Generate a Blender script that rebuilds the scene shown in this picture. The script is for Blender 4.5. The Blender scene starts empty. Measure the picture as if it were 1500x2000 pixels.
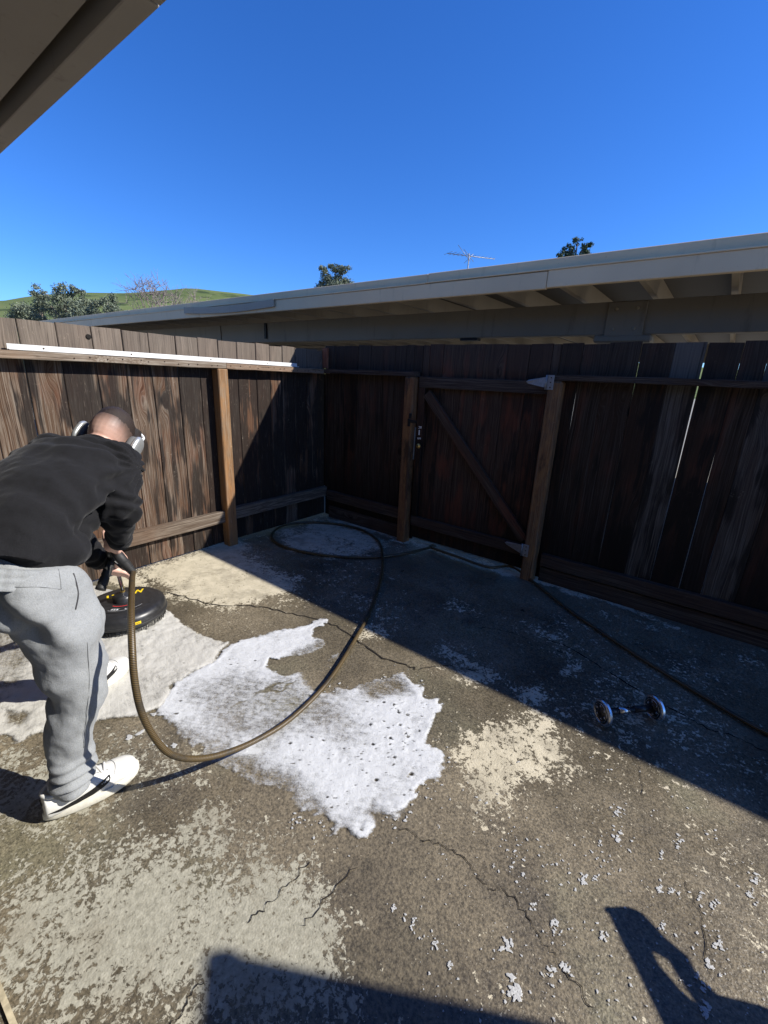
import bpy, bmesh, math, random
import numpy as np
from mathutils import Vector, Matrix, noise as mnoise
rnd = random.Random(7)
SC = bpy.context.scene
COL = SC.collection

# ------------------------------------------------------------------ camera
FPX = 845.0
CAMH = 1.5
RW = np.array([[0.792, 0.212, -0.573], [0.609, -0.210, 0.765], [0.042, -0.954, -0.295]])  # world rows in camera axes (right, down, forward)
u_, s_, v_ = np.linalg.svd(RW); RW = u_ @ v_
cam = bpy.data.cameras.new('camera'); camo = bpy.data.objects.new('camera', cam); COL.objects.link(camo)
cam.sensor_fit = 'VERTICAL'; cam.sensor_height = 36.0; cam.lens = FPX / 2000.0 * 36.0
cam.clip_start = 0.05; cam.clip_end = 6000
mw = Matrix.Identity(4)
for i in range(3):
    mw[i][0] = RW[i, 0]; mw[i][1] = -RW[i, 1]; mw[i][2] = -RW[i, 2]
mw[2][3] = CAMH
camo.matrix_world = mw
SC.camera = camo

# ------------------------------------------------------------------ light
SUN = Vector((1.15, 0.65, 1.0)).normalized()
ELEV = math.asin(SUN.z); AZ = math.atan2(SUN.x, SUN.y)
world = bpy.data.worlds.new('World'); SC.world = world; world.use_nodes = True
wn = world.node_tree.nodes; wl = world.node_tree.links
wn.clear()
sky = wn.new('ShaderNodeTexSky'); sky.sky_type = 'NISHITA'; sky.sun_disc = False
sky.sun_elevation = ELEV; sky.sun_rotation = AZ
sky.air_density = 1.0; sky.dust_density = 0.15; sky.ozone_density = 4.0; sky.altitude = 300
hsv = wn.new('ShaderNodeHueSaturation'); hsv.inputs['Saturation'].default_value = 1.2; hsv.inputs['Value'].default_value = 1.0
bgn = wn.new('ShaderNodeBackground'); bgn.inputs['Strength'].default_value = 0.088
wo = wn.new('ShaderNodeOutputWorld')
tint = wn.new('ShaderNodeMix'); tint.data_type = 'RGBA'; tint.blend_type = 'MULTIPLY'; tint.inputs[0].default_value = 1.0; tint.inputs[7].default_value = (0.63, 0.93, 1.44, 1)
wl.new(sky.outputs[0], hsv.inputs['Color']); wl.new(hsv.outputs[0], tint.inputs[6]); wl.new(tint.outputs[2], bgn.inputs['Color']); wl.new(bgn.outputs[0], wo.inputs['Surface'])
sl = bpy.data.lights.new('sun', 'SUN'); sl.energy = 5.0; sl.angle = math.radians(0.55); sl.color = (1.0, 0.955, 0.88)
so = bpy.data.objects.new('sun', sl); COL.objects.link(so)
so.rotation_euler = (-SUN).to_track_quat('-Z', 'Y').to_euler()
so.location = SUN * 30
vs = SC.view_settings
vs.view_transform = 'Standard'; vs.look = 'None'; vs.exposure = 0.68; vs.gamma = 1.0; vs.use_curve_mapping = False

SC.cycles.max_bounces = 6; SC.cycles.diffuse_bounces = 3; SC.cycles.glossy_bounces = 3; SC.cycles.transparent_max_bounces = 6

# ------------------------------------------------------------------ helpers
def ray(u, v): return RW @ np.array([u - 750.0, v - 1000.0, FPX])
def gz(u, v, z=0.0):
    d = ray(u, v); t = (z - CAMH) / d[2]; p = d * t; return Vector((p[0], p[1], z))
def onx(u, v, X):
    d = ray(u, v); p = d * (X / d[0]); return Vector((X, p[1], p[2] + CAMH))
def ony(u, v, Y):
    d = ray(u, v); p = d * (Y / d[1]); return Vector((p[0], Y, p[2] + CAMH))

def tag(o, label=None, cat=None, group=None, kind=None):
    if label: o['label'] = label
    if cat: o['category'] = cat
    if group: o['group'] = group
    if kind: o['kind'] = kind
    return o
def empty(name, loc, label, cat, group=None):
    o = bpy.data.objects.new(name, None); COL.objects.link(o); o.location = loc; o.empty_display_size = 0.1
    return tag(o, label, cat, group)
def link_mesh(name, me, mat, parent=None, loc=(0, 0, 0), rot=(0, 0, 0)):
    """loc is in world space; parents are unrotated empties or meshes at some origin"""
    o = bpy.data.objects.new(name, me); COL.objects.link(o)
    if mat and not me.materials: me.materials.append(mat)
    o.location = loc; o.rotation_euler = rot
    if parent:
        o.parent = parent
        w = Vector((0, 0, 0)); p = parent
        while p: w += Vector(p.location); p = p.parent
        o.location = Vector(loc) - w
    return o
def mesh_from(name, V, F, smooth=False):
    me = bpy.data.meshes.new(name); me.from_pydata([tuple(v) for v in V], [], F); me.update()
    if smooth: me.polygons.foreach_set('use_smooth', [True] * len(me.polygons))
    return me

class MB:
    def __init__(s): s.v = []; s.f = []; s.sm = []
    def add(s, V, F, smooth=False):
        b = len(s.v); s.v += [tuple(v) for v in V]; s.f += [tuple(i + b for i in f) for f in F]; s.sm += [smooth] * len(F)
        return s
    def box(s, a, b):
        x0, y0, z0 = a; x1, y1, z1 = b
        return s.add([(x0,y0,z0),(x1,y0,z0),(x1,y1,z0),(x0,y1,z0),(x0,y0,z1),(x1,y0,z1),(x1,y1,z1),(x0,y1,z1)],
                     [(0,3,2,1),(4,5,6,7),(0,1,5,4),(1,2,6,5),(2,3,7,6),(3,0,4,7)])
    def bar(s, p, q, w, h, up=(0, 0, 1)):
        p = Vector(p); q = Vector(q); d = (q - p).normalized(); u = Vector(up)
        sd = d.cross(u).normalized(); u = sd.cross(d).normalized()
        V = []
        for c in (p, q):
            for a, b in ((-1,-1),(1,-1),(1,1),(-1,1)): V.append(c + sd * (a * w / 2) + u * (b * h / 2))
        return s.add(V, [(0,1,2,3),(7,6,5,4),(0,4,5,1),(1,5,6,2),(2,6,7,3),(3,7,4,0)])
    def loft(s, rings, n=20, cap=True, smooth=True, power=2.0):
        """rings: (center, U, V, ru, rv)"""
        V = []; F = []
        for c, U, W, ru, rv in rings:
            c = Vector(c); U = Vector(U); W = Vector(W)
            for k in range(n):
                t = 2 * math.pi * k / n; a = math.cos(t); b = math.sin(t)
                if power != 2.0:
                    a = math.copysign(abs(a) ** (2 / power), a); b = math.copysign(abs(b) ** (2 / power), b)
                V.append(c + U * (ru * a) + W * (rv * b))
        m = len(rings)
        for i in range(m - 1):
            for k in range(n):
                k2 = (k + 1) % n
                F.append((i*n+k, i*n+k2, (i+1)*n+k2, (i+1)*n+k))
        if cap:
            F.append(tuple(reversed(range(n)))); F.append(tuple(range((m-1)*n, m*n)))
        return s.add(V, F, smooth)
    def tube(s, pts, rad, n=10, smooth=True, cap=True):
        pts = [Vector(p) for p in pts]
        if not hasattr(rad, '__len__'): rad = [rad] * len(pts)
        t0 = (pts[1] - pts[0]).normalized(); a = Vector((0, 0, 1)) if abs(t0.z) < 0.9 else Vector((1, 0, 0))
        U = t0.cross(a).normalized(); rings = []
        for i, p in enumerate(pts):
            t = (pts[min(i+1, len(pts)-1)] - pts[max(i-1, 0)]).normalized()
            U = (U - t * U.dot(t)).normalized(); W = t.cross(U)
            rings.append((p, U, W, rad[i], rad[i]))
        return s.loft(rings, n, cap, smooth)
    def capsule(s, p, q, r0, r1, n=16):
        p = Vector(p); q = Vector(q); d = (q - p).normalized()
        pts = []; rr = []
        for k in range(5):
            a = math.pi / 2 * (1 - k / 4.0); pts.append(p - d * r0 * math.sin(a)); rr.append(max(r0 * math.cos(a), 1e-4))
        for k in range(5):
            a = math.pi / 2 * k / 4.0; pts.append(q + d * r1 * math.sin(a)); rr.append(max(r1 * math.cos(a), 1e-4))
        return s.tube(pts, rr, n)
    def chain(s, pts, rr, n=14):
        for i in range(len(pts) - 1): s.capsule(pts[i], pts[i+1], rr[i], rr[i+1], n)
        return s
    def ellipsoid(s, c, axes, rad, n=20, m=12):
        A = [Vector(a) for a in axes]; c = Vector(c); rings = []
        for i in range(m + 1):
            t = math.pi * i / m
            r = max(math.sin(t), 1e-3)
            rings.append((c + A[2] * (-math.cos(t) * rad[2]), A[0], A[1], rad[0] * r, rad[1] * r))
        return s.loft(rings, n)
    def disc_ring(s, c, ax, prof, n=28):
        """lathe: prof list of (radius, offset along ax)"""
        c = Vector(c); ax = Vector(ax).normalized(); a = Vector((0, 0, 1)) if abs(ax.z) < 0.9 else Vector((1, 0, 0))
        U = ax.cross(a).normalized(); W = ax.cross(U)
        rings = [(c + ax * o, U, W, max(r, 1e-4), max(r, 1e-4)) for r, o in prof]
        return s.loft(rings, n, cap=True)
    def mesh(s, name):
        me = bpy.data.meshes.new(name); me.from_pydata(s.v, [], s.f); me.update()
        me.polygons.foreach_set('use_smooth', s.sm)
        return me
    def build(s, name, mat, parent=None, loc=None, bevel=0, sharp=None):
        """verts in world space; origin moved to loc"""
        L = Vector(loc) if loc is not None else Vector((0, 0, 0))
        if loc is not None: s.v = [tuple(Vector(v) - L) for v in s.v]
        me = s.mesh(name)
        bm = bmesh.new(); bm.from_mesh(me)
        if bevel > 0: bmesh.ops.bevel(bm, geom=list(bm.edges), offset=bevel, segments=1, affect='EDGES', clamp_overlap=True)
        bmesh.ops.recalc_face_normals(bm, faces=list(bm.faces))
        bm.to_mesh(me); bm.free()
        if sharp: me.set_sharp_from_angle(angle=math.radians(sharp))
        return link_mesh(name, me, mat, parent, L)

def catmull(P, n=8):
    P = [Vector(p) for p in P]; out = []
    for i in range(len(P) - 1):
        p0 = P[max(i-1, 0)]; p1 = P[i]; p2 = P[i+1]; p3 = P[min(i+2, len(P)-1)]
        for k in range(n):
            t = k / n; t2 = t*t; t3 = t2*t
            out.append(0.5 * ((2*p1) + (p2-p0)*t + (2*p0-5*p1+4*p2-p3)*t2 + (3*p1-p0-3*p2+p3)*t3))
    out.append(P[-1]); return out

def remeshed(mb, name, voxel, smooth_iter=4, disp=None):
    me = mb.mesh(name + '_raw')
    bm = bmesh.new(); bm.from_mesh(me); bmesh.ops.recalc_face_normals(bm, faces=list(bm.faces)); bm.to_mesh(me); bm.free()
    o = bpy.data.objects.new('tmp', me); COL.objects.link(o)
    m = o.modifiers.new('r', 'REMESH'); m.mode = 'VOXEL'; m.voxel_size = voxel; m.use_smooth_shade = True
    if smooth_iter:
        k = o.modifiers.new('s', 'SMOOTH'); k.factor = 0.5; k.iterations = smooth_iter
    dg = bpy.context.evaluated_depsgraph_get()
    new = bpy.data.meshes.new_from_object(o.evaluated_get(dg)); new.name = name
    bpy.data.objects.remove(o); bpy.data.meshes.remove(me)
    if disp:
        nv = [v.normal.copy() for v in new.vertices]
        for v, n in zip(new.vertices, nv): v.co += n * disp(v.co, n)
        new.update()
    new.polygons.foreach_set('use_smooth', [True] * len(new.polygons))
    return new

# ------------------------------------------------------------------ material kit
class NT:
    def __init__(s, name):
        s.m = bpy.data.materials.new(name); s.m.use_nodes = True
        s.t = s.m.node_tree; s.n = s.t.nodes; s.l = s.t.links
        s.b = s.n['Principled BSDF']; s.out = s.n['Material Output']
        s.b.inputs['Specular IOR Level'].default_value = 0.3
    def put(s, sock, v):
        if isinstance(v, bpy.types.NodeSocket): s.l.new(v, sock)
        elif v is not None:
            if sock.type == 'RGBA' and len(v) == 3: v = (*v, 1.0)
            sock.default_value = v
    def node(s, typ, ins=None, **props):
        n = s.n.new(typ)
        for k, v in props.items(): setattr(n, k, v)
        for k, v in (ins or {}).items(): s.put(n.inputs[k], v)
        return n
    def math(s, op, a, b=0.0, clamp=False):
        return s.node('ShaderNodeMath', {0: a, 1: b}, operation=op, use_clamp=clamp).outputs[0]
    def vmath(s, op, a, b=(0, 0, 0)):
        return s.node('ShaderNodeVectorMath', {0: a, 1: b}, operation=op).outputs[0]
    def coord(s, which='Object'): return s.node('ShaderNodeTexCoord').outputs[which]
    def pos(s): return s.node('ShaderNodeNewGeometry').outputs['Position']
    def sep(s, v): return s.node('ShaderNodeSeparateXYZ', {0: v}).outputs
    def comb(s, x, y, z): return s.node('ShaderNodeCombineXYZ', {0: x, 1: y, 2: z}).outputs[0]
    def noise(s, v, scale, detail=4.0, rough=0.55, dist=0.0):
        return s.node('ShaderNodeTexNoise', {'Vector': v, 'Scale': scale, 'Detail': detail, 'Roughness': rough, 'Distortion': dist}).outputs[0]
    def vor(s, v, scale, feature='F1', out='Distance', rand=1.0):
        return s.node('ShaderNodeTexVoronoi', {'Vector': v, 'Scale': scale, 'Randomness': rand}, feature=feature).outputs[out]
    def ss(s, v, a, b, lo=0.0, hi=1.0):
        return s.node('ShaderNodeMapRange', {'Value': v, 'From Min': a, 'From Max': b, 'To Min': lo, 'To Max': hi}, interpolation_type='SMOOTHSTEP').outputs[0]
    def lin(s, v, a, b, lo=0.0, hi=1.0):
        return s.node('ShaderNodeMapRange', {'Value': v, 'From Min': a, 'From Max': b, 'To Min': lo, 'To Max': hi}).outputs[0]
    def mix(s, f, a, b, blend='MIX'):
        n = s.node('ShaderNodeMix', data_type='RGBA', blend_type=blend)
        s.put(n.inputs[0], f); s.put(n.inputs[6], a); s.put(n.inputs[7], b)
        return n.outputs[2]
    def rand(s): return s.node('ShaderNodeObjectInfo').outputs['Random']
    def attr(s, name, out='Fac'): return s.node('ShaderNodeAttribute', attribute_name=name).outputs[out]
    def bump(s, h, strength=0.3, dist=0.01, normal=None):
        return s.node('ShaderNodeBump', {'Height': h, 'Strength': strength, 'Distance': dist, 'Normal': normal}).outputs[0]
    def fin(s, col=None, rough=None, normal=None, metal=None, spec=None):
        s.put(s.b.inputs['Base Color'], col)
        s.put(s.b.inputs['Roughness'], rough)
        if normal is not None: s.put(s.b.inputs['Normal'], normal)
        if metal is not None: s.put(s.b.inputs['Metallic'], metal)
        if spec is not None: s.put(s.b.inputs['Specular IOR Level'], spec)
        return s.m

def mat_plain(name, col, rough=0.5, metal=0.0, var=0.12, scale=30.0, spec=0.3, bump=0.0):
    t = NT(name); p = t.coord('Object')
    n = t.noise(p, scale, 4)
    c = t.mix(t.lin(n, 0.3, 0.7), tuple(x * (1 - var) for x in col), tuple(min(1, x * (1 + var)) for x in col))
    return t.fin(c, t.lin(n, 0.2, 0.8, rough - 0.06, rough + 0.06), t.bump(n, bump, 0.002) if bump else None, metal, spec)

def mat_wood(name, grey, brown, dark, axis='Z', wet=0.5, topgrey=0.0, knots=True, rust=0.0, redness=0.0, wetlow=0.0, stain=-0.2, topk=0.75):
    """weathered sawn redwood; grain runs along the given local axis"""
    t = NT(name); p = t.coord('Object'); r = t.rand()
    x, y, z = t.sep(p)
    if axis == 'X': x, z = z, x
    if axis == 'Y': y, z = z, y
    off = t.math('MULTIPLY', r, 91.7)
    base = t.comb(t.math('ADD', x, off), y, t.math('ADD', z, t.math('MULTIPLY', r, 37.0)))
    zz = t.math('ADD', z, t.math('MULTIPLY', r, 37.0))
    xx = t.math('ADD', x, off)
    # bending of the grain
    bend = t.math('SUBTRACT', t.noise(t.comb(t.math('MULTIPLY', xx, 6.0), y, t.math('MULTIPLY', zz, 1.6)), 1.0, 2.0), 0.5)
    # knots push the grain aside
    kv = t.comb(t.math('MULTIPLY', xx, 5.0), 0.0, t.math('MULTIPLY', zz, 1.5))
    kd = t.vor(kv, 1.0)
    kn = t.ss(kd, 0.0, 0.30, 1.0, 0.0)
    gx = t.math('ADD', t.math('ADD', xx, t.math('MULTIPLY', bend, 0.045)), t.math('MULTIPLY', kn, 0.05))
    fine = t.noise(t.comb(t.math('MULTIPLY', gx, 260.0), t.math('MULTIPLY', y, 120.0), t.math('MULTIPLY', zz, 5.0)), 1.0, 3.0, 0.6)
    med = t.noise(t.comb(t.math('MULTIPLY', gx, 120.0), t.math('MULTIPLY', y, 60.0), t.math('MULTIPLY', zz, 1.5)), 1.0, 3.0, 0.6)
    rings = t.math('SINE', t.math('MULTIPLY', t.math('ADD', gx, t.math('MULTIPLY', med, 0.012)), 420.0))
    rings = t.lin(rings, -1, 1)
    g = t.math('ADD', t.math('MULTIPLY', fine, 0.45), t.math('ADD', t.math('MULTIPLY', med, 0.45), t.math('MULTIPLY', rings, 0.035)))
    c = t.mix(t.ss(g, 0.38, 0.64), brown, grey)
    # brown, less silvered areas
    blo = t.noise(t.comb(t.math('MULTIPLY', xx, 5.0), y, t.math('MULTIPLY', zz, 1.3)), 1.0, 4.0, 0.6)
    warm = tuple(b * k for b, k in zip(brown, (1.75, 1.35, 1.1)))
    c = t.mix(t.math('MULTIPLY', t.ss(t.math('ADD', blo, t.lin(r, 0, 1, -0.12, 0.12)), 0.42, 0.62), 0.75), c, t.mix(fine, brown, warm))
    if redness: c = t.mix(t.math('MULTIPLY', t.ss(t.noise(t.comb(t.math('MULTIPLY', xx, 9.0), y, t.math('MULTIPLY', zz, 2.2)), 1.0, 3.0), 0.5, 0.68), redness), c, (0.16, 0.045, 0.022))
    # dark soaked streaks
    st = t.noise(t.comb(t.math('MULTIPLY', xx, 14.0), y, t.math('MULTIPLY', zz, 0.9)), 1.0, 3.0, 0.65)
    st2 = t.noise(t.comb(t.math('MULTIPLY', gx, 45.0), y, t.math('MULTIPLY', zz, 0.8)), 1.0, 3.0, 0.7)
    soak = t.ss(t.math('ADD', t.math('MULTIPLY', st, 0.7), t.math('MULTIPLY', st2, 0.3)), 0.62 - 0.24 * wet, 0.74 - 0.24 * wet)
    st3 = t.noise(t.comb(t.math('MULTIPLY', xx, 6.0), y, t.math('MULTIPLY', zz, 1.5)), 1.0, 3.0, 0.6)
    big_ = t.ss(t.math('ADD', t.math('MULTIPLY', st3, 0.72), t.math('ADD', t.math('MULTIPLY', st2, 0.28), t.lin(r, 0, 1, -0.07, 0.07))), 0.60 - stain, 0.66 - stain)
    soak = t.math('MAXIMUM', soak, big_)
    if topgrey:   # the part above the rail has weathered to grey, the rest is stained
        tg = t.ss(t.math('ADD', z, t.math('MULTIPLY', bend, 0.06)), topgrey - 0.05, topgrey + 0.05)
        soak = t.math('MULTIPLY', soak, t.lin(tg, 0, 1, 1.0, 0.25))
        c = t.mix(t.math('MULTIPLY', tg, topk), c, t.mix(g, tuple(sum(brown) / 3 * 1.5 * q for q in (1.1, 1.0, 0.9)), tuple(k * 1.5 for k in grey)))
    c = t.mix(t.math('MULTIPLY', soak, 0.86), c, t.mix(fine, tuple(k * 0.55 for k in dark), tuple(k * 1.5 for k in dark)))
    # dark cracks along the grain, paler raised fibres
    crk = t.ss(t.math('ADD', t.math('MULTIPLY', fine, 0.5), t.math('MULTIPLY', med, 0.5)), 0.34, 0.42, 1.0, 0.0)
    c = t.mix(t.math('MULTIPLY', crk, 0.7), c, dark)
    fib = t.ss(t.noise(t.comb(t.math('MULTIPLY', gx, 150.0), t.math('MULTIPLY', y, 60.0), t.math('MULTIPLY', zz, 9.0)), 1.0, 3.0, 0.7), 0.58, 0.75)
    c = t.mix(t.math('MULTIPLY', fib, 0.28), c, tuple(min(1, k * 1.5) for k in grey))
    if knots:
        kk = t.ss(kd, 0.02, 0.075, 1.0, 0.0)
        c = t.mix(t.math('MULTIPLY', kk, 0.85), c, tuple(k * 0.6 for k in dark))
    if wetlow:
        wl_ = t.ss(t.math('ADD', z, t.math('MULTIPLY', st, 0.5)), wetlow + 0.15, wetlow + 0.75, 0.62, 0.0)
        c = t.mix(wl_, c, tuple(k * 0.7 for k in dark))
    # whitish scuffs and mineral spatter
    sc = t.noise(t.vmath('MULTIPLY', base, (38.0, 38.0, 38.0)), 1.0, 4.0, 0.75, 1.2)
    scm = t.math('MULTIPLY', t.ss(sc, 0.60, 0.70), t.ss(t.noise(base, 4.0, 3.0), 0.5, 0.68))
    c = t.mix(t.math('MULTIPLY', scm, 0.42), c, tuple(min(1, k * 2.0) for k in grey))
    if rust:
        ru = t.math('MULTIPLY', t.ss(t.noise(t.comb(t.math('MULTIPLY', xx, 26.0), t.math('MULTIPLY', y, 26.0), t.math('MULTIPLY', zz, 7.0)), 1.0, 5.0, 0.7), 0.42, 0.66), rust)
        c = t.mix(ru, c, (0.30, 0.15, 0.055))
    bm = t.bump(t.math('ADD', fine, med), 0.5, 0.003)
    t.fin(c, t.lin(soak, 0, 1, 0.82, 0.6), bm, spec=0.2)
    return t.m

# palettes: grey, brown and dark tones for each wooden part
GREY = (0.175, 0.145, 0.115); BROWN = (0.062, 0.040, 0.027); DARK = (0.012, 0.0095, 0.008)
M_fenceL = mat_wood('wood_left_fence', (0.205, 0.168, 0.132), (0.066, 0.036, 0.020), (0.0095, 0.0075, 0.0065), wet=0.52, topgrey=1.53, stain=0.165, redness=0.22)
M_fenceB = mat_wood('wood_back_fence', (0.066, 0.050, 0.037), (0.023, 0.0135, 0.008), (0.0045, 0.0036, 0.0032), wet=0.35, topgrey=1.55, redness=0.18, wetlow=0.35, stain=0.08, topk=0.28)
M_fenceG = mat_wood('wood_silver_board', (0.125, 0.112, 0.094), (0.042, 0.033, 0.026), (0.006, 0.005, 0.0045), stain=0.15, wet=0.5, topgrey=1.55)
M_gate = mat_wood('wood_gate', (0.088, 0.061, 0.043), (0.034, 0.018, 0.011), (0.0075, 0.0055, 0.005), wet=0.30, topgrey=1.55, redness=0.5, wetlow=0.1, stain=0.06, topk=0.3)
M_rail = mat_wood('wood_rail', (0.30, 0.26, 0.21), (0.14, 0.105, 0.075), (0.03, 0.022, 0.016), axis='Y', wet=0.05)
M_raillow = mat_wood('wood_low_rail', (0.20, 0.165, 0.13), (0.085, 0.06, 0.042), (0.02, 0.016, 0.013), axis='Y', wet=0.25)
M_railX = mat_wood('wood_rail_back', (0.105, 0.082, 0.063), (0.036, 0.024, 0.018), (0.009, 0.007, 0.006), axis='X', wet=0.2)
M_post = mat_wood('wood_post', (0.27, 0.205, 0.14), (0.17, 0.095, 0.045), (0.05, 0.03, 0.018), wet=0.20, knots=True, rust=0.65, stain=0.02)
M_postB = mat_wood('wood_gate_post', (0.20, 0.135, 0.08), (0.11, 0.055, 0.026), (0.035, 0.02, 0.012), wet=0.25, knots=True, rust=0.5, stain=0.05)
M_corner = mat_wood('wood_red_corner_sunlit', (0.30, 0.13, 0.075), (0.24, 0.085, 0.045), (0.08, 0.03, 0.02), wet=0.0, knots=False)  # reddish board, its colour also brightened to stand for sun on it

def mat_paint(name, col, dirt=(0.12, 0.09, 0.065), dirtamt=0.35):
    t = NT(name); p = t.coord('Object')
    n = t.noise(p, 1.2, 5); f = t.noise(p, 22, 5, 0.6)
    c = t.mix(t.lin(n, 0.3, 0.7), tuple(k * 0.88 for k in col), tuple(k * 1.06 for k in col))
    x, y, z = t.sep(p)
    drip = t.noise(t.comb(t.math('MULTIPLY', x, 14.0), t.math('MULTIPLY', y, 14.0), t.math('MULTIPLY', z, 2.0)), 1.0, 5, 0.65)
    c = t.mix(t.math('MULTIPLY', t.ss(drip, 0.56, 0.78), dirtamt), c, dirt)
    spk = t.ss(t.noise(p, 60, 3, 0.6), 0.70, 0.78)
    c = t.mix(t.math('MULTIPLY', spk, 0.5), c, dirt)
    return t.fin(c, 0.62, t.bump(f, 0.15, 0.003), spec=0.25)
M_fascia = mat_paint('fascia_paint', (0.74, 0.565, 0.345))
M_rafter = mat_paint('rafter_paint', (0.42, 0.35, 0.255), dirtamt=0.4)
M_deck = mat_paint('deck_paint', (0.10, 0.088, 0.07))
M_beam = mat_paint('beam_paint', (0.27, 0.23, 0.175), dirtamt=0.5)
M_soffit = mat_paint('soffit_paint', (0.40, 0.36, 0.30))
M_rooftop = mat_plain('roof_gravel', (0.25, 0.24, 0.22), 0.9, scale=60, var=0.3)
M_stucco = mat_plain('stucco', (0.50, 0.46, 0.40), 0.9, scale=80, var=0.1, bump=0.4)
M_galv = mat_plain('galvanised_steel', (0.26, 0.27, 0.275), 0.5, 0.6, 0.2, 60, 0.5)
M_whitealu = mat_paint('white_metal_strip', (0.60, 0.60, 0.58), (0.30, 0.27, 0.22), 0.55)
M_blackmet = mat_plain('black_iron', (0.015, 0.015, 0.016), 0.5, 0.4)
M_brass = mat_plain('brass', (0.72, 0.50, 0.16), 0.32, 0.9, 0.15, 80)
M_whitepaint = mat_plain('white_sticker', (0.75, 0.75, 0.73), 0.6)
M_blackpl = mat_plain('black_plastic', (0.018, 0.018, 0.019), 0.38, 0.0, 0.25, 40, 0.5)
M_blackrub = mat_plain('black_rubber', (0.02, 0.02, 0.02), 0.6, 0.0, 0.25, 60, 0.4)
M_yellow = mat_plain('yellow_print', (0.80, 0.55, 0.015), 0.45)
M_red = mat_plain('red_print', (0.62, 0.05, 0.05), 0.45)
M_greypr = mat_plain('grey_print', (0.42, 0.42, 0.42), 0.5)
M_steel = mat_plain('steel', (0.62, 0.62, 0.63), 0.25, 1.0, 0.1, 50)
M_chrome = mat_plain('chrome', (0.78, 0.78, 0.79), 0.28, 1.0, 0.08, 30)
M_nail = mat_plain('nail_rust', (0.05, 0.03, 0.02), 0.8)

# ------------------------------------------------------------------ ground sheets
def poly_sdf(P, poly):
    """signed distance in metres, >0 inside. P (N,2)"""
    n = len(poly); inside = np.zeros(len(P), bool); d = np.full(len(P), 1e9)
    for i in range(n):
        a = poly[i]; b = poly[(i + 1) % n]; e = b - a; w = P - a
        t = np.clip((w @ e) / (e @ e + 1e-12), 0, 1); q = w - t[:, None] * e
        d = np.minimum(d, np.hypot(q[:, 0], q[:, 1]))
        c = (a[1] > P[:, 1]) != (b[1] > P[:, 1])
        xi = (b[0] - a[0]) * (P[:, 1] - a[1]) / (b[1] - a[1] + 1e-12) + a[0]
        inside ^= c & (P[:, 0] < xi)
    return np.where(inside, d, -d)
def gpoly(px): return np.array([[*gz(u, v)[:2]] for u, v in px])
def smooth01(x): x = np.clip(x, 0, 1); return x * x * (3 - 2 * x)

_h = np.random.RandomState(3).rand(256, 256)
def vnoise(x, y):
    xi = np.floor(x).astype(int); yi = np.floor(y).astype(int); fx = x - xi; fy = y - yi
    fx = fx * fx * (3 - 2 * fx); fy = fy * fy * (3 - 2 * fy)
    g = lambda a, b: _h[a & 255, b & 255]
    return (g(xi, yi) * (1 - fx) + g(xi + 1, yi) * fx) * (1 - fy) + (g(xi, yi + 1) * (1 - fx) + g(xi + 1, yi + 1) * fx) * fy
def fbm(x, y, o=4):
    s = 0; a = 0.5; tot = 0
    for i in range(o): s = s + a * vnoise(x + 17.3 * i, y + 9.1 * i); tot += a; x = x * 2.03; y = y * 2.03; a *= 0.5
    return s / tot

PALE = [  # regions where the old pale coating still holds on, and how much of it
    ([(0,1650),(90,1650),(200,1600),(330,1570),(440,1545),(520,1590),(600,1640),(640,1700),(715,1760),(722,1830),(690,1910),(780,2040),(0,2060),(-160,1900)], 0.80, 0.14),
    ([(300,1400),(370,1440),(460,1540),(340,1580),(200,1620),(60,1660),(-120,1700),(-200,1500),(0,1420),(150,1430)], 0.72, 0.14),
    ([(865,1440),(950,1378),(1060,1385),(1112,1410),(1122,1470),(1150,1520),(1080,1552),(1020,1580),(960,1628),(935,1640),(885,1592),(860,1545)], 0.74, 0.09),
    ([(265,1112),(430,1052),(470,1050),(520,1085),(610,1128),(596,1160),(500,1172),(440,1215),(390,1190),(320,1168)], 0.90, 0.12),
    ([(160,1130),(265,1108),(320,1165),(300,1160)], 0.8, 0.05),
    ([(515,1040),(630,1003),(700,1030),(775,1060),(735,1092),(640,1098),(560,1082)], 0.76, 0.10),
    ([(680,1205),(760,1205),(800,1250),(700,1262)], 0.60, 0.06),
    ([(800,1235),(920,1240),(1010,1330),(900,1360),(830,1300)], 0.56, 0.10),
    ([(960,1330),(1050,1330),(1130,1395),(1000,1385)], 0.74, 0.06),
    ([(1040,1252),(1110,1250),(1160,1320),(1090,1330)], 0.70, 0.06),
    ([(1150,1180),(1230,1200),(1320,1220),(1280,1240),(1180,1215)], 0.62, 0.05),
    ([(632,1004),(800,1050),(1050,1126),(1200,1170),(1350,1230),(1340,1240),(1190,1182),(1040,1138),(790,1062),(640,1015)], 0.72, 0.03),
    ([(820,1170),(900,1150),(1000,1210),(900,1215)], 0.54, 0.10),
    ([(1370,1350),(1430,1340),(1480,1370),(1420,1375)], 0.45, 0.05),
    ([(1440,1720),(1500,1730),(1520,1790),(1470,1780)], 0.45, 0.05),
]
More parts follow.
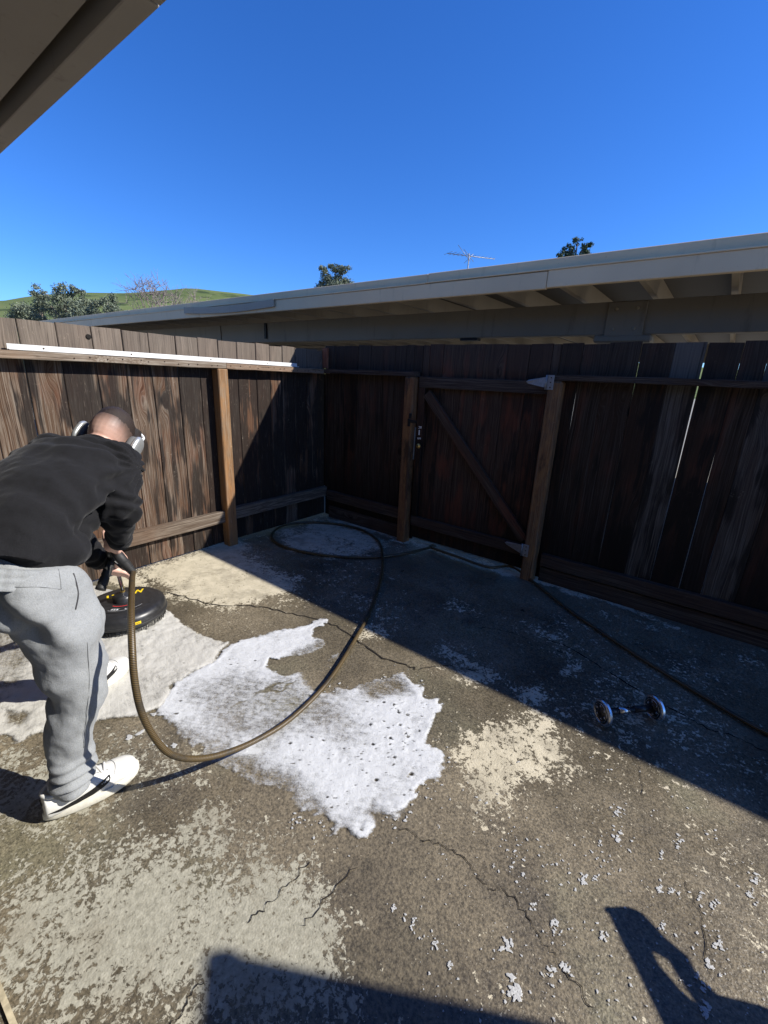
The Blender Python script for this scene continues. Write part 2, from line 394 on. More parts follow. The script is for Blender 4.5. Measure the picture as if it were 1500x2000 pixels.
def build_slab():
    x0, x1, y0, y1 = -3.46, 2.4, -2.4, 3.42; st = 0.022
    nx = int((x1 - x0) / st); ny = int((y1 - y0) / st)
    xs = np.linspace(x0, x1, nx + 1); ys = np.linspace(y0, y1, ny + 1)
    gx, gy = np.meshgrid(xs, ys); P = np.c_[gx.ravel(), gy.ravel()]
    lowf = fbm(P[:, 0] * 1.9, P[:, 1] * 1.9, 4) - 0.5
    dens = 0.365 + 0.60 * lowf
    warp = np.c_[fbm(P[:, 0] * 5, P[:, 1] * 5) - 0.5, fbm(P[:, 0] * 5 + 40, P[:, 1] * 5) - 0.5] * 0.16
    for px, d, soft in PALE:
        s = poly_sdf(P + warp, gpoly(px))
        dens = np.maximum(dens, (d + 0.62 * (fbm(P[:, 0] * 4.2 + 7, P[:, 1] * 4.2, 5) - 0.5)) * smooth01(s / (soft * 2.2) * 0.5 + 0.5))
    z = (fbm(P[:, 0] * 0.9, P[:, 1] * 0.9, 3) - 0.5) * 0.004 - 0.0035
    # where the greenish-grey, thinner film lies (house side) as against the cream coating
    s = poly_sdf(P + warp, gpoly([(-200,1380),(330,1400),(470,1540),(620,1640),(730,1780),(800,2100),(-300,2100)]))
    tone = smooth01(s / 0.3 + 0.5)
    V = np.c_[P, z]
    idx = np.arange((nx + 1) * (ny + 1)).reshape(ny + 1, nx + 1)
    F = np.stack([idx[:-1, :-1], idx[:-1, 1:], idx[1:, 1:], idx[1:, :-1]], -1).reshape(-1, 4)
    me = bpy.data.meshes.new('patio_slab'); me.from_pydata(V.tolist(), [], F.tolist()); me.update()
    a = me.attributes.new('pale', 'FLOAT', 'POINT'); a.data.foreach_set('value', dens.astype(np.float32))
    a = me.attributes.new('tone', 'FLOAT', 'POINT'); a.data.foreach_set('value', tone.astype(np.float32))
    me.polygons.foreach_set('use_smooth', [True] * len(me.polygons))
    return me
def mat_slab():
    t = NT('worn_concrete'); p = t.pos(); d = t.attr('pale'); tone = t.attr('tone')
    n1 = t.noise(p, 3.0, 6, 0.62); n2 = t.noise(p, 58, 5, 0.70, 0.5); n3 = t.noise(p, 15.0, 6, 0.68, 0.6); n4 = t.noise(p, 120, 4, 0.6)
    grain = t.vor(p, 150.0)
    # bare, wet-looking aggregate concrete
    bare = t.mix(t.lin(n1, 0.3, 0.7), (0.098, 0.083, 0.057), (0.190, 0.162, 0.114))
    bare = t.mix(t.ss(t.noise(p, 1.6, 5), 0.50, 0.68), bare, (0.150, 0.140, 0.096))
    bare = t.mix(t.ss(t.noise(t.vmath('ADD', p, (3.3, 9.2, 0)), 2.3, 5, 0.6), 0.5, 0.7), bare, (0.085, 0.074, 0.056))
    spec_ = t.mix(t.lin(n4, 0.35, 0.65), (0.45, 0.44, 0.42), (1.6, 1.55, 1.48))
    bare = t.mix(0.85, bare, spec_, 'MULTIPLY')
    bare = t.mix(t.math('MULTIPLY', t.ss(t.noise(p, 260, 2, 0.5), 0.60, 0.72), 0.55), bare, (0.33, 0.29, 0.22))
    wet_ = t.ss(t.noise(t.vmath('ADD', p, (11.0, 4.0, 0)), 1.1, 4, 0.6), 0.44, 0.62)
    bare = t.mix(t.math('MULTIPLY', wet_, 0.55), bare, t.mix(0.85, (0.060, 0.052, 0.036), spec_, 'MULTIPLY'))
    # the coating that is left
    pale = t.mix(t.lin(n3, 0.3, 0.7), (0.40, 0.355, 0.255), (0.56, 0.50, 0.37))
    film = t.mix(t.lin(n2, 0.3, 0.7), (0.205, 0.195, 0.150), (0.40, 0.38, 0.305))
    pale = t.mix(tone, pale, film)
    pale = t.mix(t.math('MULTIPLY', t.ss(t.noise(t.vmath('ADD', p, (5.0, 2.0, 0)), 4.5, 5, 0.65), 0.48, 0.66), 0.5), pale, (0.20, 0.175, 0.125))
    pale = t.mix(t.math('MULTIPLY', t.ss(n4, 0.60, 0.75), 0.4), pale, (0.14, 0.12, 0.085))
    mixn = t.math('ADD', t.math('MULTIPLY', n3, 0.34), t.math('ADD', t.math('MULTIPLY', n2, 0.52), t.math('MULTIPLY', t.noise(p, 150, 4, 0.65), 0.14)))
    thr = t.lin(d, 0.0, 1.0, 0.715, 0.345)
    e = t.math('SUBTRACT', mixn, thr)
    m = t.ss(e, -0.010, 0.022)
    # pock marks and dark pits in the coating
    pit = t.ss(t.vor(t.vmath('ADD', p, (0.7, 0.2, 0)), 34.0), 0.10, 0.17, 1.0, 0.0)
    pit = t.math('MULTIPLY', pit, t.ss(t.noise(p, 12, 3), 0.50, 0.6))
    m = t.math('MULTIPLY', m, t.math('SUBTRACT', 1.0, t.math('MULTIPLY', pit, 0.9)))
    c = t.mix(m, bare, pale)
    # faint rim of dirt around the flakes
    rim = t.math('MULTIPLY', t.ss(e, -0.035, -0.004), t.math('SUBTRACT', 1.0, m))
    c = t.mix(t.math('MULTIPLY', rim, 0.35), c, (0.045, 0.037, 0.027))
    h = t.math('ADD', t.math('MULTIPLY', n2, 0.6), t.math('ADD', t.math('MULTIPLY', n4, 0.5), t.math('MULTIPLY', grain, 0.35)))
    rough = t.math('ADD', t.lin(m, 0, 1, 0.34, 0.72), t.lin(n1, 0.3, 0.7, -0.08, 0.14))
    return t.fin(c, rough, t.bump(h, 0.55, 0.004), spec=0.45)
slab = link_mesh('patio', build_slab(), mat_slab()); tag(slab, kind='structure')

def mat_earth():
    t = NT('dry_ground'); p = t.pos()
    n = t.noise(p, 0.5, 6); f = t.noise(p, 14, 5)
    c = t.mix(t.lin(n, 0.3, 0.7), (0.22, 0.20, 0.165), (0.30, 0.28, 0.235))
    c = t.mix(t.lin(f, 0.3, 0.7), c, (0.26, 0.24, 0.19))
    return t.fin(c, 0.9, t.bump(f, 0.3, 0.01))
S_ = 3000
g = MB(); g.add([(-S_,-S_,-0.06),(S_,-S_,-0.06),(S_,S_,-0.06),(-S_,S_,-0.06)], [(0,1,2,3)])
tag(g.build('ground', mat_earth()), kind='structure')

# cracks: thin jagged grooves filled with dirt, parts of the patio
M_crack = mat_plain('crack_dirt', (0.022, 0.018, 0.014), 0.95)
def crack(px, w=0.006, seed=0):
    r = random.Random(seed); P = [gz(u, v, 0) for u, v in px]; P = catmull(P, 7)
    V = []; F = []
    for i, p in enumerate(P):
        t = (P[min(i+1, len(P)-1)] - P[max(i-1, 0)]).normalized(); nrm = Vector((-t.y, t.x, 0))
        q = p + nrm * r.uniform(-0.009, 0.009); ww = w * r.uniform(0.25, 1.0) * (0.35 if i in (0, len(P)-1) else 1)
        V += [q + nrm * ww / 2, q - nrm * ww / 2]
    for v in V: v.z = -0.0006
    for i in range(len(P) - 1): F.append((2*i, 2*i+1, 2*i+3, 2*i+2))
    o = link_mesh('crack', mesh_from('crack', V, F), M_crack, slab)
crack([(300,1153),(340,1160),(420,1180),(500,1184),(560,1196),(640,1215),(690,1245),(740,1280),(800,1300),(812,1308)], 0.012, 1)
crack([(812,1308),(870,1300),(930,1310)], 0.006, 2)
crack([(1050,1240),(1120,1270),(1200,1320),(1290,1372),(1330,1395),(1390,1425),(1440,1440),(1500,1470)], 0.008, 3)
crack([(770,1610),(830,1640),(870,1655),(920,1690),(955,1735),(985,1735),(1030,1790),(1070,1850),(1110,1900),(1160,1970)], 0.004, 4)
crack([(605,1680),(560,1730),(520,1770),(480,1800)], 0.004, 5)
crack([(700,1690),(640,1750),(590,1810)], 0.004, 6)
crack([(400,1915),(370,1950),(330,2010)], 0.005, 7)
crack([(1240,1480),(1255,1520),(1258,1560)], 0.003, 8)
crack([(1340,1720),(1370,1790),(1385,1900)], 0.003, 9)
crack([(1040,1250),(980,1230),(930,1225)], 0.004, 10)
# control joint in the near corner
a = gz(-12, 1905); b = gz(30, 2010)
jm = MB(); d = (b - a).normalized(); jm.bar(a - d * 0.8 + Vector((0,0,0.002)), b + d * 0.8 + Vector((0,0,0.002)), 0.012, 0.012)
jm.build('joint_filler', mat_plain('joint_filler', (0.42, 0.36, 0.24), 0.9, 0, 0.3, 60), slab)

# ------------------------------------------------------------------ fences
XL = -3.36; YB = 3.344
def board_mesh(w, h, th, axis, seed, gapjit=0.0):
    """a sawn board standing on z=0, face towards -axis normal; slight wane and warp; grain along Z"""
    r = random.Random(seed); V = []; F = []; n = 5
    for i in range(n):
        z = h * i / (n - 1)
        j0 = r.uniform(-0.0022, 0.0022) ; j1 = r.uniform(-0.0022, 0.0022); k = r.uniform(-0.002, 0.002)
        zt = (r.uniform(-0.004, 0.004), r.uniform(-0.004, 0.004)) if i == n - 1 else (0, 0)
        a = -w/2 + j0; b = w/2 + j1
        V += [(a, k, z + zt[0]), (a + 0.004, k - 0.003, z + zt[0]), (b - 0.004, k - 0.003, z + zt[1]), (b, k, z + zt[1]), (b, th, z + zt[1]), (a, th, z + zt[0])]
    for i in range(n - 1):
        for q in range(6):
            q2 = (q + 1) % 6; F.append((i*6+q, i*6+q2, (i+1)*6+q2, (i+1)*6+q))
    F.append((5,4,3,2,1,0)); m = (n-1)*6; F.append((m, m+1, m+2, m+3, m+4, m+5))
    return mesh_from('board', V, F)

def fence_board(parent, side, c, w, ztop, mat, seed, dy=0.0, z0=0.012, th=0.018, lean=0.0):
    me = board_mesh(w, ztop - z0, th, 'Y', seed)
    if side == 'L':  # board face looks to +X; rotate +90deg about Z: local -Y -> +X
        o = link_mesh('board', me, mat, parent, (XL - dy, c, z0), (lean, 0, math.radians(90)))
    else:            # face looks to -Y
        o = link_mesh('board', me, mat, parent, (c, YB + dy, z0), (0, lean, 0))
    return o

def nailhead(parent, p, ax, r=0.004):
    MB().disc_ring(p, ax, [(r, -0.002), (r, 0.0012), (r * 0.6, 0.002)], 8).build('nail', M_nail, parent, p)

# left fence
FL = empty('wooden_fence', (XL, 1.0, 0), 'sunlit weathered plank fence with bare posts behind the man on the left', 'fence')
edges = [-1.62,-1.43,-1.24,-1.05,-0.86,-0.67,-0.48,-0.29,-0.1,0.09,0.28,0.47,0.66,0.85,1.041,1.235,1.42,1.595,1.79,1.965,2.142,2.317,2.507,2.66,2.805,2.96,3.11,3.25,3.36]
for i in range(len(edges) - 1):
    a, b = edges[i], edges[i+1]
    fence_board(FL, 'L', (a + b) / 2, b - a - rnd.uniform(0.003, 0.007), 1.735 + rnd.uniform(-0.006, 0.006) + 0.008 * (a / 3), M_fenceL, 100 + i, rnd.uniform(0, 0.004))
def part_box(name, mat, parent, a, b, bevel=0.003):
    c = [(a[k] + b[k]) / 2 for k in range(3)]
    return MB().box(a, b).build(name, mat, parent, c, bevel)
def wob_bar(name, mat, parent, a, b, axis, seed, amp=0.003):
    """a sawn rail with slightly uneven arrises"""
    r = random.Random(seed); n = 14; V = []; F = []
    k = 0 if axis == 'X' else 1
    o1 = 1 if k == 0 else 0
    for i in range(n):
        t = a[k] + (b[k] - a[k]) * i / (n - 1); e = 0.003
        lo, hi = a[o1], b[o1]; z0, z1 = a[2], b[2]
        for (u, z) in ((lo+e, z0), (hi-e, z0), (hi, z0+e), (hi, z1-e), (hi-e, z1), (lo+e, z1), (lo, z1-e), (lo, z0+e)):
            u += r.uniform(-amp, amp) * 0.5; z += r.uniform(-amp, amp) * 0.5
            V.append((t, u, z) if k == 0 else (u, t, z))
    for i in range(n - 1):
        for q in range(8): F.append((i*8+q, i*8+(q+1) % 8, (i+1)*8+(q+1) % 8, (i+1)*8+q))
    F.append(tuple(reversed(range(8)))); F.append(tuple(range((n-1)*8, n*8)))
    return MB().add(V, F).build(name, mat, parent, [(a[j] + b[j]) / 2 for j in range(3)])
wob_bar('rail', M_rail, FL, (XL + 0.004, -1.6, 1.520), (XL + 0.094, 2.148, 1.563), 'Y', 1, 0.005)
wob_bar('rail', M_rail, FL, (XL + 0.004, 2.152, 1.518), (XL + 0.094, 3.335, 1.561), 'Y', 2, 0.004)
wob_bar('bottom_rail', M_raillow, FL, (XL + 0.004, -1.6, 0.215), (XL + 0.06, 2.065, 0.318), 'Y', 3, 0.004)
wob_bar('bottom_rail', M_raillow, FL, (XL + 0.004, 2.162, 0.225), (XL + 0.06, 3.335, 0.328), 'Y', 4, 0.004)
for py in (-0.35, 2.113):
    MB().box((XL + 0.006, py - 0.045, -0.03), (XL + 0.098, py + 0.045, 1.517)).build('post', M_post, FL, (XL + 0.05, py, 0.0), 0.006)
for i in range(14, 28):
    for q in (0.3, 0.7):
        yy = edges[i] + (edges[i+1] - edges[i]) * q
        if yy < 3.25: nailhead(FL, (XL + 0.0965, yy + rnd.uniform(-0.02, 0.02), 1.542 + rnd.uniform(-0.008, 0.008)), (1, 0, 0))
MB().disc_ring((XL + 0.0035, 1.214, 1.676), (1, 0.0, 0), [(0.016, -0.004), (0.016, 0.0008), (0.011, 0.0012)], 12).build('knot', mat_plain('knot_hole', (0.012, 0.01, 0.008), 0.9), FL, (XL, 1.214, 1.676))

# white metal strip lying on the rail
ST = empty('metal_strip', (XL + 0.04, 1.85, 1.563), 'long white metal strip lying along the top rail of the sunlit fence', 'strip')
s0 = 0.775; s1 = 2.95
MB().box((XL + 0.03, s0, 1.5665), (XL + 0.038, s1, 1.600)).build('flange', M_whitealu, ST, (XL + 0.034, 1.86, 1.58), 0.0015)
MB().box((XL + 0.0395, s0 + 0.003, 1.5665), (XL + 0.062, s1 + 0.004, 1.572)).build('lip', M_whitealu, ST, (XL + 0.05, 1.86, 1.569), 0.0015)
for yy in (0.95, 1.45, 2.05, 2.6):
    MB().disc_ring((XL + 0.0385, yy, 1.584), (1, 0, 0), [(0.005, -0.001), (0.005, 0.001)], 10).build('screw_hole', M_nail, ST, (XL + 0.039, yy, 1.584))

# back fence, left of the gate
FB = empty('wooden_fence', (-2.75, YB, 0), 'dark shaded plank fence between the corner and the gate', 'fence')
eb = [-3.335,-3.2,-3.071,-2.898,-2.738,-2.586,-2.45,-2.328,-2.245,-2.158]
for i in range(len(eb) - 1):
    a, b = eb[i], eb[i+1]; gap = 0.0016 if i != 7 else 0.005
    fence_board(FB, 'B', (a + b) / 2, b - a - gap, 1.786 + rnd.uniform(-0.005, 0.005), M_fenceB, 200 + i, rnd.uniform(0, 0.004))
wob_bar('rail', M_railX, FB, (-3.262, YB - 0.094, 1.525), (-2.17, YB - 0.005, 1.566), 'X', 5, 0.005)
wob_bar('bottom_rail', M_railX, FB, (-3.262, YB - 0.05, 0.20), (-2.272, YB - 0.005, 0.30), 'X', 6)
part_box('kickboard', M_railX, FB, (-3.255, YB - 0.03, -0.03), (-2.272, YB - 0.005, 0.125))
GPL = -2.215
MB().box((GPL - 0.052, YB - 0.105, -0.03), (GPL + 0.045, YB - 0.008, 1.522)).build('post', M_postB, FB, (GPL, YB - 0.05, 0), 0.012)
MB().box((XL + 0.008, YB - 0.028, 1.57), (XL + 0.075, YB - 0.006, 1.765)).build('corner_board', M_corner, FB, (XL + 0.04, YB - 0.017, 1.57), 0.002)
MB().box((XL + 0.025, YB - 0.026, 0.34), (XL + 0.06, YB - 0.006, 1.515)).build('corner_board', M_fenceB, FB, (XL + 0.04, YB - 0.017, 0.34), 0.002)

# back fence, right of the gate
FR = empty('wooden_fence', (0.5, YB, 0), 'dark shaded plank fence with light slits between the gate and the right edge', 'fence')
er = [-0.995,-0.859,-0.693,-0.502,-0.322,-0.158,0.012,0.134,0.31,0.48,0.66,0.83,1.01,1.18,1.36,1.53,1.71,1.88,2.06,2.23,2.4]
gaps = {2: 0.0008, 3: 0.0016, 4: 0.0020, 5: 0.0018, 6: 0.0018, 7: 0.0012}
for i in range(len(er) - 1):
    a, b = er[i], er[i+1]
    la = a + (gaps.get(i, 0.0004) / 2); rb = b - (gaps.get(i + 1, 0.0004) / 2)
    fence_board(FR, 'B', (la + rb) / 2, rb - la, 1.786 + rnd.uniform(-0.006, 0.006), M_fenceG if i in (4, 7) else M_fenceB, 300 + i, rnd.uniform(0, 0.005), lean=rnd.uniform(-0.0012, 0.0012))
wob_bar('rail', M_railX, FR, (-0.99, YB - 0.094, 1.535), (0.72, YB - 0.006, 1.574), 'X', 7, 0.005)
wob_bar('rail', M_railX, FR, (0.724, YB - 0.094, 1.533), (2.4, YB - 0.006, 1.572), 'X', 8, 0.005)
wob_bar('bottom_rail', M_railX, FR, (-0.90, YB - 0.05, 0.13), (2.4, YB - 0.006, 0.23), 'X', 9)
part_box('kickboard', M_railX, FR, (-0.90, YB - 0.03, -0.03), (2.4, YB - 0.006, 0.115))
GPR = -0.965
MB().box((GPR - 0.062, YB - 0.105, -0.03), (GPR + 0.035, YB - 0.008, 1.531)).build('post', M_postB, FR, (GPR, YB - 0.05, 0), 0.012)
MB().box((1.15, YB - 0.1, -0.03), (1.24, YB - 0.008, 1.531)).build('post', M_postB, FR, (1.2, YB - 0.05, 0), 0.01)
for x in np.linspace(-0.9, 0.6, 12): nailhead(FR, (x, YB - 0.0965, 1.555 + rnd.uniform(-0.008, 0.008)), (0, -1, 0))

# gate
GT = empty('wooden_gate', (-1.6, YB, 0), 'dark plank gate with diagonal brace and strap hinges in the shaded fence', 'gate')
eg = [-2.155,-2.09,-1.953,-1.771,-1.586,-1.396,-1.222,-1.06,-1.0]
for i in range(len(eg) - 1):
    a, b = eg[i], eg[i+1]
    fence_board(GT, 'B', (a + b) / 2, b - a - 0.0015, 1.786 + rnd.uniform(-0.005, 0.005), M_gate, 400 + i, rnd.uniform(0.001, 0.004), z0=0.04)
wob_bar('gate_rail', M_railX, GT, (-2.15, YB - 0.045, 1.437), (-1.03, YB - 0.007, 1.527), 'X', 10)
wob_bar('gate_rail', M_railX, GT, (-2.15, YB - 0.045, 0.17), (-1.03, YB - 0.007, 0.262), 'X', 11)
MB().box((-2.152, YB - 0.044, 0.264), (-2.088, YB - 0.007, 1.434)).build('stile', M_gate, GT, (-2.12, YB - 0.03, 0.264), 0.003)
bp = Vector((-2.07, YB - 0.026, 1.39)); bq = Vector((-1.055, YB - 0.026, 0.30))
bl = (bq - bp).length; br_ = MB().box((-bl/2, -0.019, -0.038), (bl/2, 0.019, 0.038))
me = br_.mesh('brace'); bo = link_mesh('brace', me, mat_wood('wood_brace', (0.10, 0.07, 0.05), (0.045, 0.026, 0.017), (0.010, 0.007, 0.006), axis='X', wet=0.3, redness=0.4), GT, (bp + bq) / 2, (0, math.atan2(bp.z - bq.z, bq.x - bp.x), 0))
def hinge(zc, name='hinge'):
    y = YB - 0.048
    root = MB().box((GPR - 0.066, YB - 0.112, zc - 0.05), (GPR - 0.022, YB - 0.1065, zc + 0.05)).build('hinge', M_galv, GT, (GPR - 0.04, YB - 0.109, zc), 0.0015)
    s = MB(); V = [(-1.045, y - 0.056, zc - 0.036), (-1.045, y - 0.056, zc + 0.036), (-1.19, y - 0.004, zc + 0.013), (-1.205, y - 0.004, zc), (-1.19, y - 0.004, zc - 0.013)]
    V2 = [(x, yy + 0.004, z) for x, yy, z in V]
    s.add(V + V2, [(0,1,2,3,4), (9,8,7,6,5)] + [(i, i+5, (i+1) % 5 + 5, (i+1) % 5) for i in range(5)]).build('strap', M_galv, root, (-1.1, y - 0.02, zc))
    MB().tube([(GPR - 0.074, YB - 0.112, zc - 0.05), (GPR - 0.074, YB - 0.112, zc + 0.05)], 0.0065, 10).build('pin', M_galv, root, (GPR - 0.074, YB - 0.112, zc))
    for dz in (-0.033, 0.0, 0.033):
        MB().disc_ring((GPR - 0.042, YB - 0.1125, zc + dz), (0, -1, 0), [(0.005, -0.001), (0.005, 0.0012), (0.003, 0.002)], 10).build('screw', M_nail, root, (GPR - 0.042, YB - 0.112, zc + dz))
hinge(1.520); hinge(0.245)
# latch, house letters and cylinder lock on the stile
yl = YB - 0.0455
lt = MB().box((-2.19, YB - 0.118, 1.17), (-2.165, YB - 0.106, 1.215)).box((-2.185, YB - 0.125, 1.135), (-2.10, YB - 0.119, 1.160)).box((-2.20, YB - 0.119, 1.10), (-2.176, YB - 0.1065, 1.168)).build('latch', M_blackmet, GT, (-2.16, YB - 0.11, 1.15), 0.002)
ck = MB().disc_ring((-2.115, yl, 0.93), (0, -1, 0), [(0.021, -0.004), (0.021, 0.006), (0.019, 0.008), (0.012, 0.008), (0.011, 0.010)], 24).build('cylinder_lock', M_brass, GT, (-2.115, yl, 0.93))
MB().box((-2.118, yl - 0.0125, 0.922), (-2.112, yl - 0.0102, 0.938)).build('keyhole', M_blackmet, ck, (-2.115, yl - 0.011, 0.93))
def letter(ch, x, y, z, size, mat, parent, rot, name='letter', ext=0.0008):
    cu = bpy.data.curves.new('txt', 'FONT'); cu.body = ch; cu.size = size; cu.extrude = ext; cu.align_x = 'CENTER'; cu.align_y = 'CENTER'
    o = bpy.data.objects.new('tmp', cu); COL.objects.link(o)
    me = bpy.data.meshes.new_from_object(o.evaluated_get(bpy.context.evaluated_depsgraph_get()))
    bpy.data.objects.remove(o); bpy.data.curves.remove(cu); me.name = name; me.materials.clear()
    return link_mesh(name, me, mat, parent, (x, y, z), rot)
letter('R', -2.11, yl - 0.002, 1.095, 0.046, M_whitepaint, GT, (math.radians(90), math.radians(90), 0))
letter('S', -2.113, yl - 0.002, 0.998, 0.046, M_whitepaint, GT, (math.radians(90), math.radians(90), 0))
MB().box((-2.120, yl - 0.003, 1.028), (-2.110, yl - 0.0005, 1.072)).build('letter', M_whitepaint, GT, (-2.115, yl, 1.05))
MB().box((-2.1665, YB - 0.05, 0.80), (-2.157, YB - 0.03, 1.09)).build('strike_plate', M_galv, GT, (-2.16, YB - 0.04, 0.94), 0.001)

# ------------------------------------------------------------------ carport behind the fence
CP = empty('carport', (-1.0, 3.9, 0), 'long beige carport roof with exposed rafters behind the dark fence', 'carport')
XA, XB = -13.0, 3.2
joints = [-13.0, -9.0, -5.6, -1.17, 3.2]
for i in range(4):
    a, b = joints[i] + 0.002, joints[i+1] - 0.002; dz = (0, 0.003, -0.002, 0.004)[i]
    MB().box((a, 3.335, 2.147 + dz), (b, 3.375, 2.258 + dz)).build('fascia_board', M_fascia, CP, ((a+b)/2, 3.26, 2.19), 0.004)
tj = [-13.0, -7.6, -2.17, 3.2]
for i in range(3):
    a, b = tj[i] + 0.001, tj[i+1] - 0.001; dz = (0, -0.003, 0.0)[i]
    MB().box((a, 3.360, 2.263 + dz), (b, 3.402, 2.3395 + dz)).build('roof_edge', M_fascia, CP, ((a+b)/2, 3.3, 2.3), 0.004)
    MB().box((a, 3.327, 2.2605 + dz), (b, 3.3585, 2.271 + dz)).build('drip_edge', M_fascia, CP, ((a+b)/2, 3.25, 2.27), 0.002)
# a loose, sagging strip of trim
lo = MB(); A = ony(360, 606, 3.318); B = ony(535, 591, 3.318)
for k in range(8):
    t0 = k / 8; t1 = (k + 1) / 8
    p = A.lerp(B, t0); q = A.lerp(B, t1); p.z -= 0.03 * math.sin(t0 * 3.1); q.z -= 0.03 * math.sin(t1 * 3.1)
    lo.bar(p, q, 0.012, 0.075)
lo.build('loose_trim', M_rafter, CP, (A + B) / 2)
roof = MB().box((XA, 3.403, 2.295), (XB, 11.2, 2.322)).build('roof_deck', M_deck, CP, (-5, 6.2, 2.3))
MB().box((XA, 3.404, 2.3225), (XB, 11.2, 2.332)).build('roofing', M_rooftop, CP, (-5, 6.2, 2.33))
x = -0.11 + 0.485 * 6
k = 0
me_raf = MB().box((-0.019, 0, 0), (0.019, 7.9, 0.135)).mesh('rafter'); me_raf.materials.append(M_rafter)
while x > XA + 0.1:
    link_mesh('rafter', me_raf, M_rafter, CP, (x + rnd.uniform(-0.012, 0.012), 3.3765, 2.157)); x -= 0.485; k += 1
for a, b in ((XA, -6.02), (-6.0, -0.705), (-0.701, XB)):
    MB().box((a, 3.90, 1.892), (b, 3.99, 2.126)).build('beam', M_beam, CP, ((a+b)/2, 3.945, 2.0), 0.004)
MB().box((XA, 7.9, 1.90), (XB, 7.99, 2.145)).build('beam', M_beam, CP, (-5, 7.95, 2.0), 0.004)
MB().box((-0.86, 3.878, 1.862), (-0.60, 3.899, 2.118)).build('splice_plate', M_beam, CP, (-0.73, 3.89, 2.0), 0.003)
MB().box((-0.93, 3.87, 1.835), (-0.53, 4.02, 1.888)).build('post_cap', M_beam, CP, (-0.73, 3.94, 1.86), 0.012)
for bx in (-0.80, -0.66):
    for bz in (1.93, 2.07): MB().disc_ring((bx, 3.877, bz), (0, -1, 0), [(0.012, -0.002), (0.012, 0.004), (0.007, 0.008)], 10).build('bolt', M_rafter, CP, (bx, 3.877, bz))
for px_ in (-0.73, -6.0, -11.0):
    MB().box((px_ - 0.045, 3.90, -0.06), (px_ + 0.045, 3.99, 1.834 if px_ > -1 else 1.891)).build('post', M_rafter, CP, (px_, 3.95, 0), 0.003)
    MB().box((px_ - 0.045, 7.90, -0.06), (px_ + 0.045, 7.99, 1.899)).build('post', M_rafter, CP, (px_, 7.95, 0), 0.003)
MB().box((-5.0, 3.882, 1.93), (-4.96, 3.899, 2.12)).build('strap_plate', M_blackmet, CP, (-4.98, 3.89, 2.0))
MB().box((-2.12, 3.905, 1.868), (-1.94, 3.98, 1.8905)).build('lamp_box', M_blackmet, CP, (-2.03, 3.94, 1.88), 0.003)

# ------------------------------------------------------------------ the house overhead
HS = empty('house', (0, -1.6, 0), 'grey eave of the house jutting over the upper left corner', 'house')
e0 = 0.785
for a, b in ((-7.0, -1.392), (-1.388, 4.5)):
    MB().box((a, e0 - 0.066, 2.40), (b, e0, 2.53)).build('fascia_board', M_soffit, HS, ((a+b)/2, e0, 2.45), 0.003)
MB().box((-7.0, -2.0, 2.435), (4.5, e0 - 0.095, 2.46)).build('soffit', M_soffit, HS, (-1, -0.6, 2.45))
MB().box((-7.0, -2.4, 2.532), (4.5, e0 + 0.02, 2.57)).build('roof', M_rooftop, HS, (-1, -0.8, 2.55))
MB().box((-7.0, -2.2, -0.06), (4.5, -2.02, 2.53)).build('wall', M_stucco, HS, (-1, -2.1, 0))
# unseen board panel, added right of the camera to shade the patio's near edge
wc = Vector((-0.784, 0.369, 0)) + Vector((1.15, 0.65, 0)) * 2.1
GW = empty('shadow_panel', (wc.x + 0.5, wc.y - 0.35, 0), 'unseen board panel added right of the photographer to cast a shadow', 'shadow caster')
ua = Vector((0.80, -0.60, 0)); ub = Vector((0.60, 0.80, 0))
for k_ in range(9):
    a_ = wc + ua * (0.002 + 0.19 * k_); b_ = a_ + ua * 0.187
    MB().bar((a_ + b_) / 2 + Vector((0, 0, -0.05)), (a_ + b_) / 2 + Vector((0, 0, 2.06)), 0.187, 0.022, ub).build('board', M_fenceB, GW, ((a_ + b_) / 2).to_tuple())
MB().bar(wc + Vector((0, 0, 2.08)), wc + ua * 1.72 + Vector((0, 0, 2.08)), 0.05, 0.038).build('cap_rail', M_railX, GW, wc)

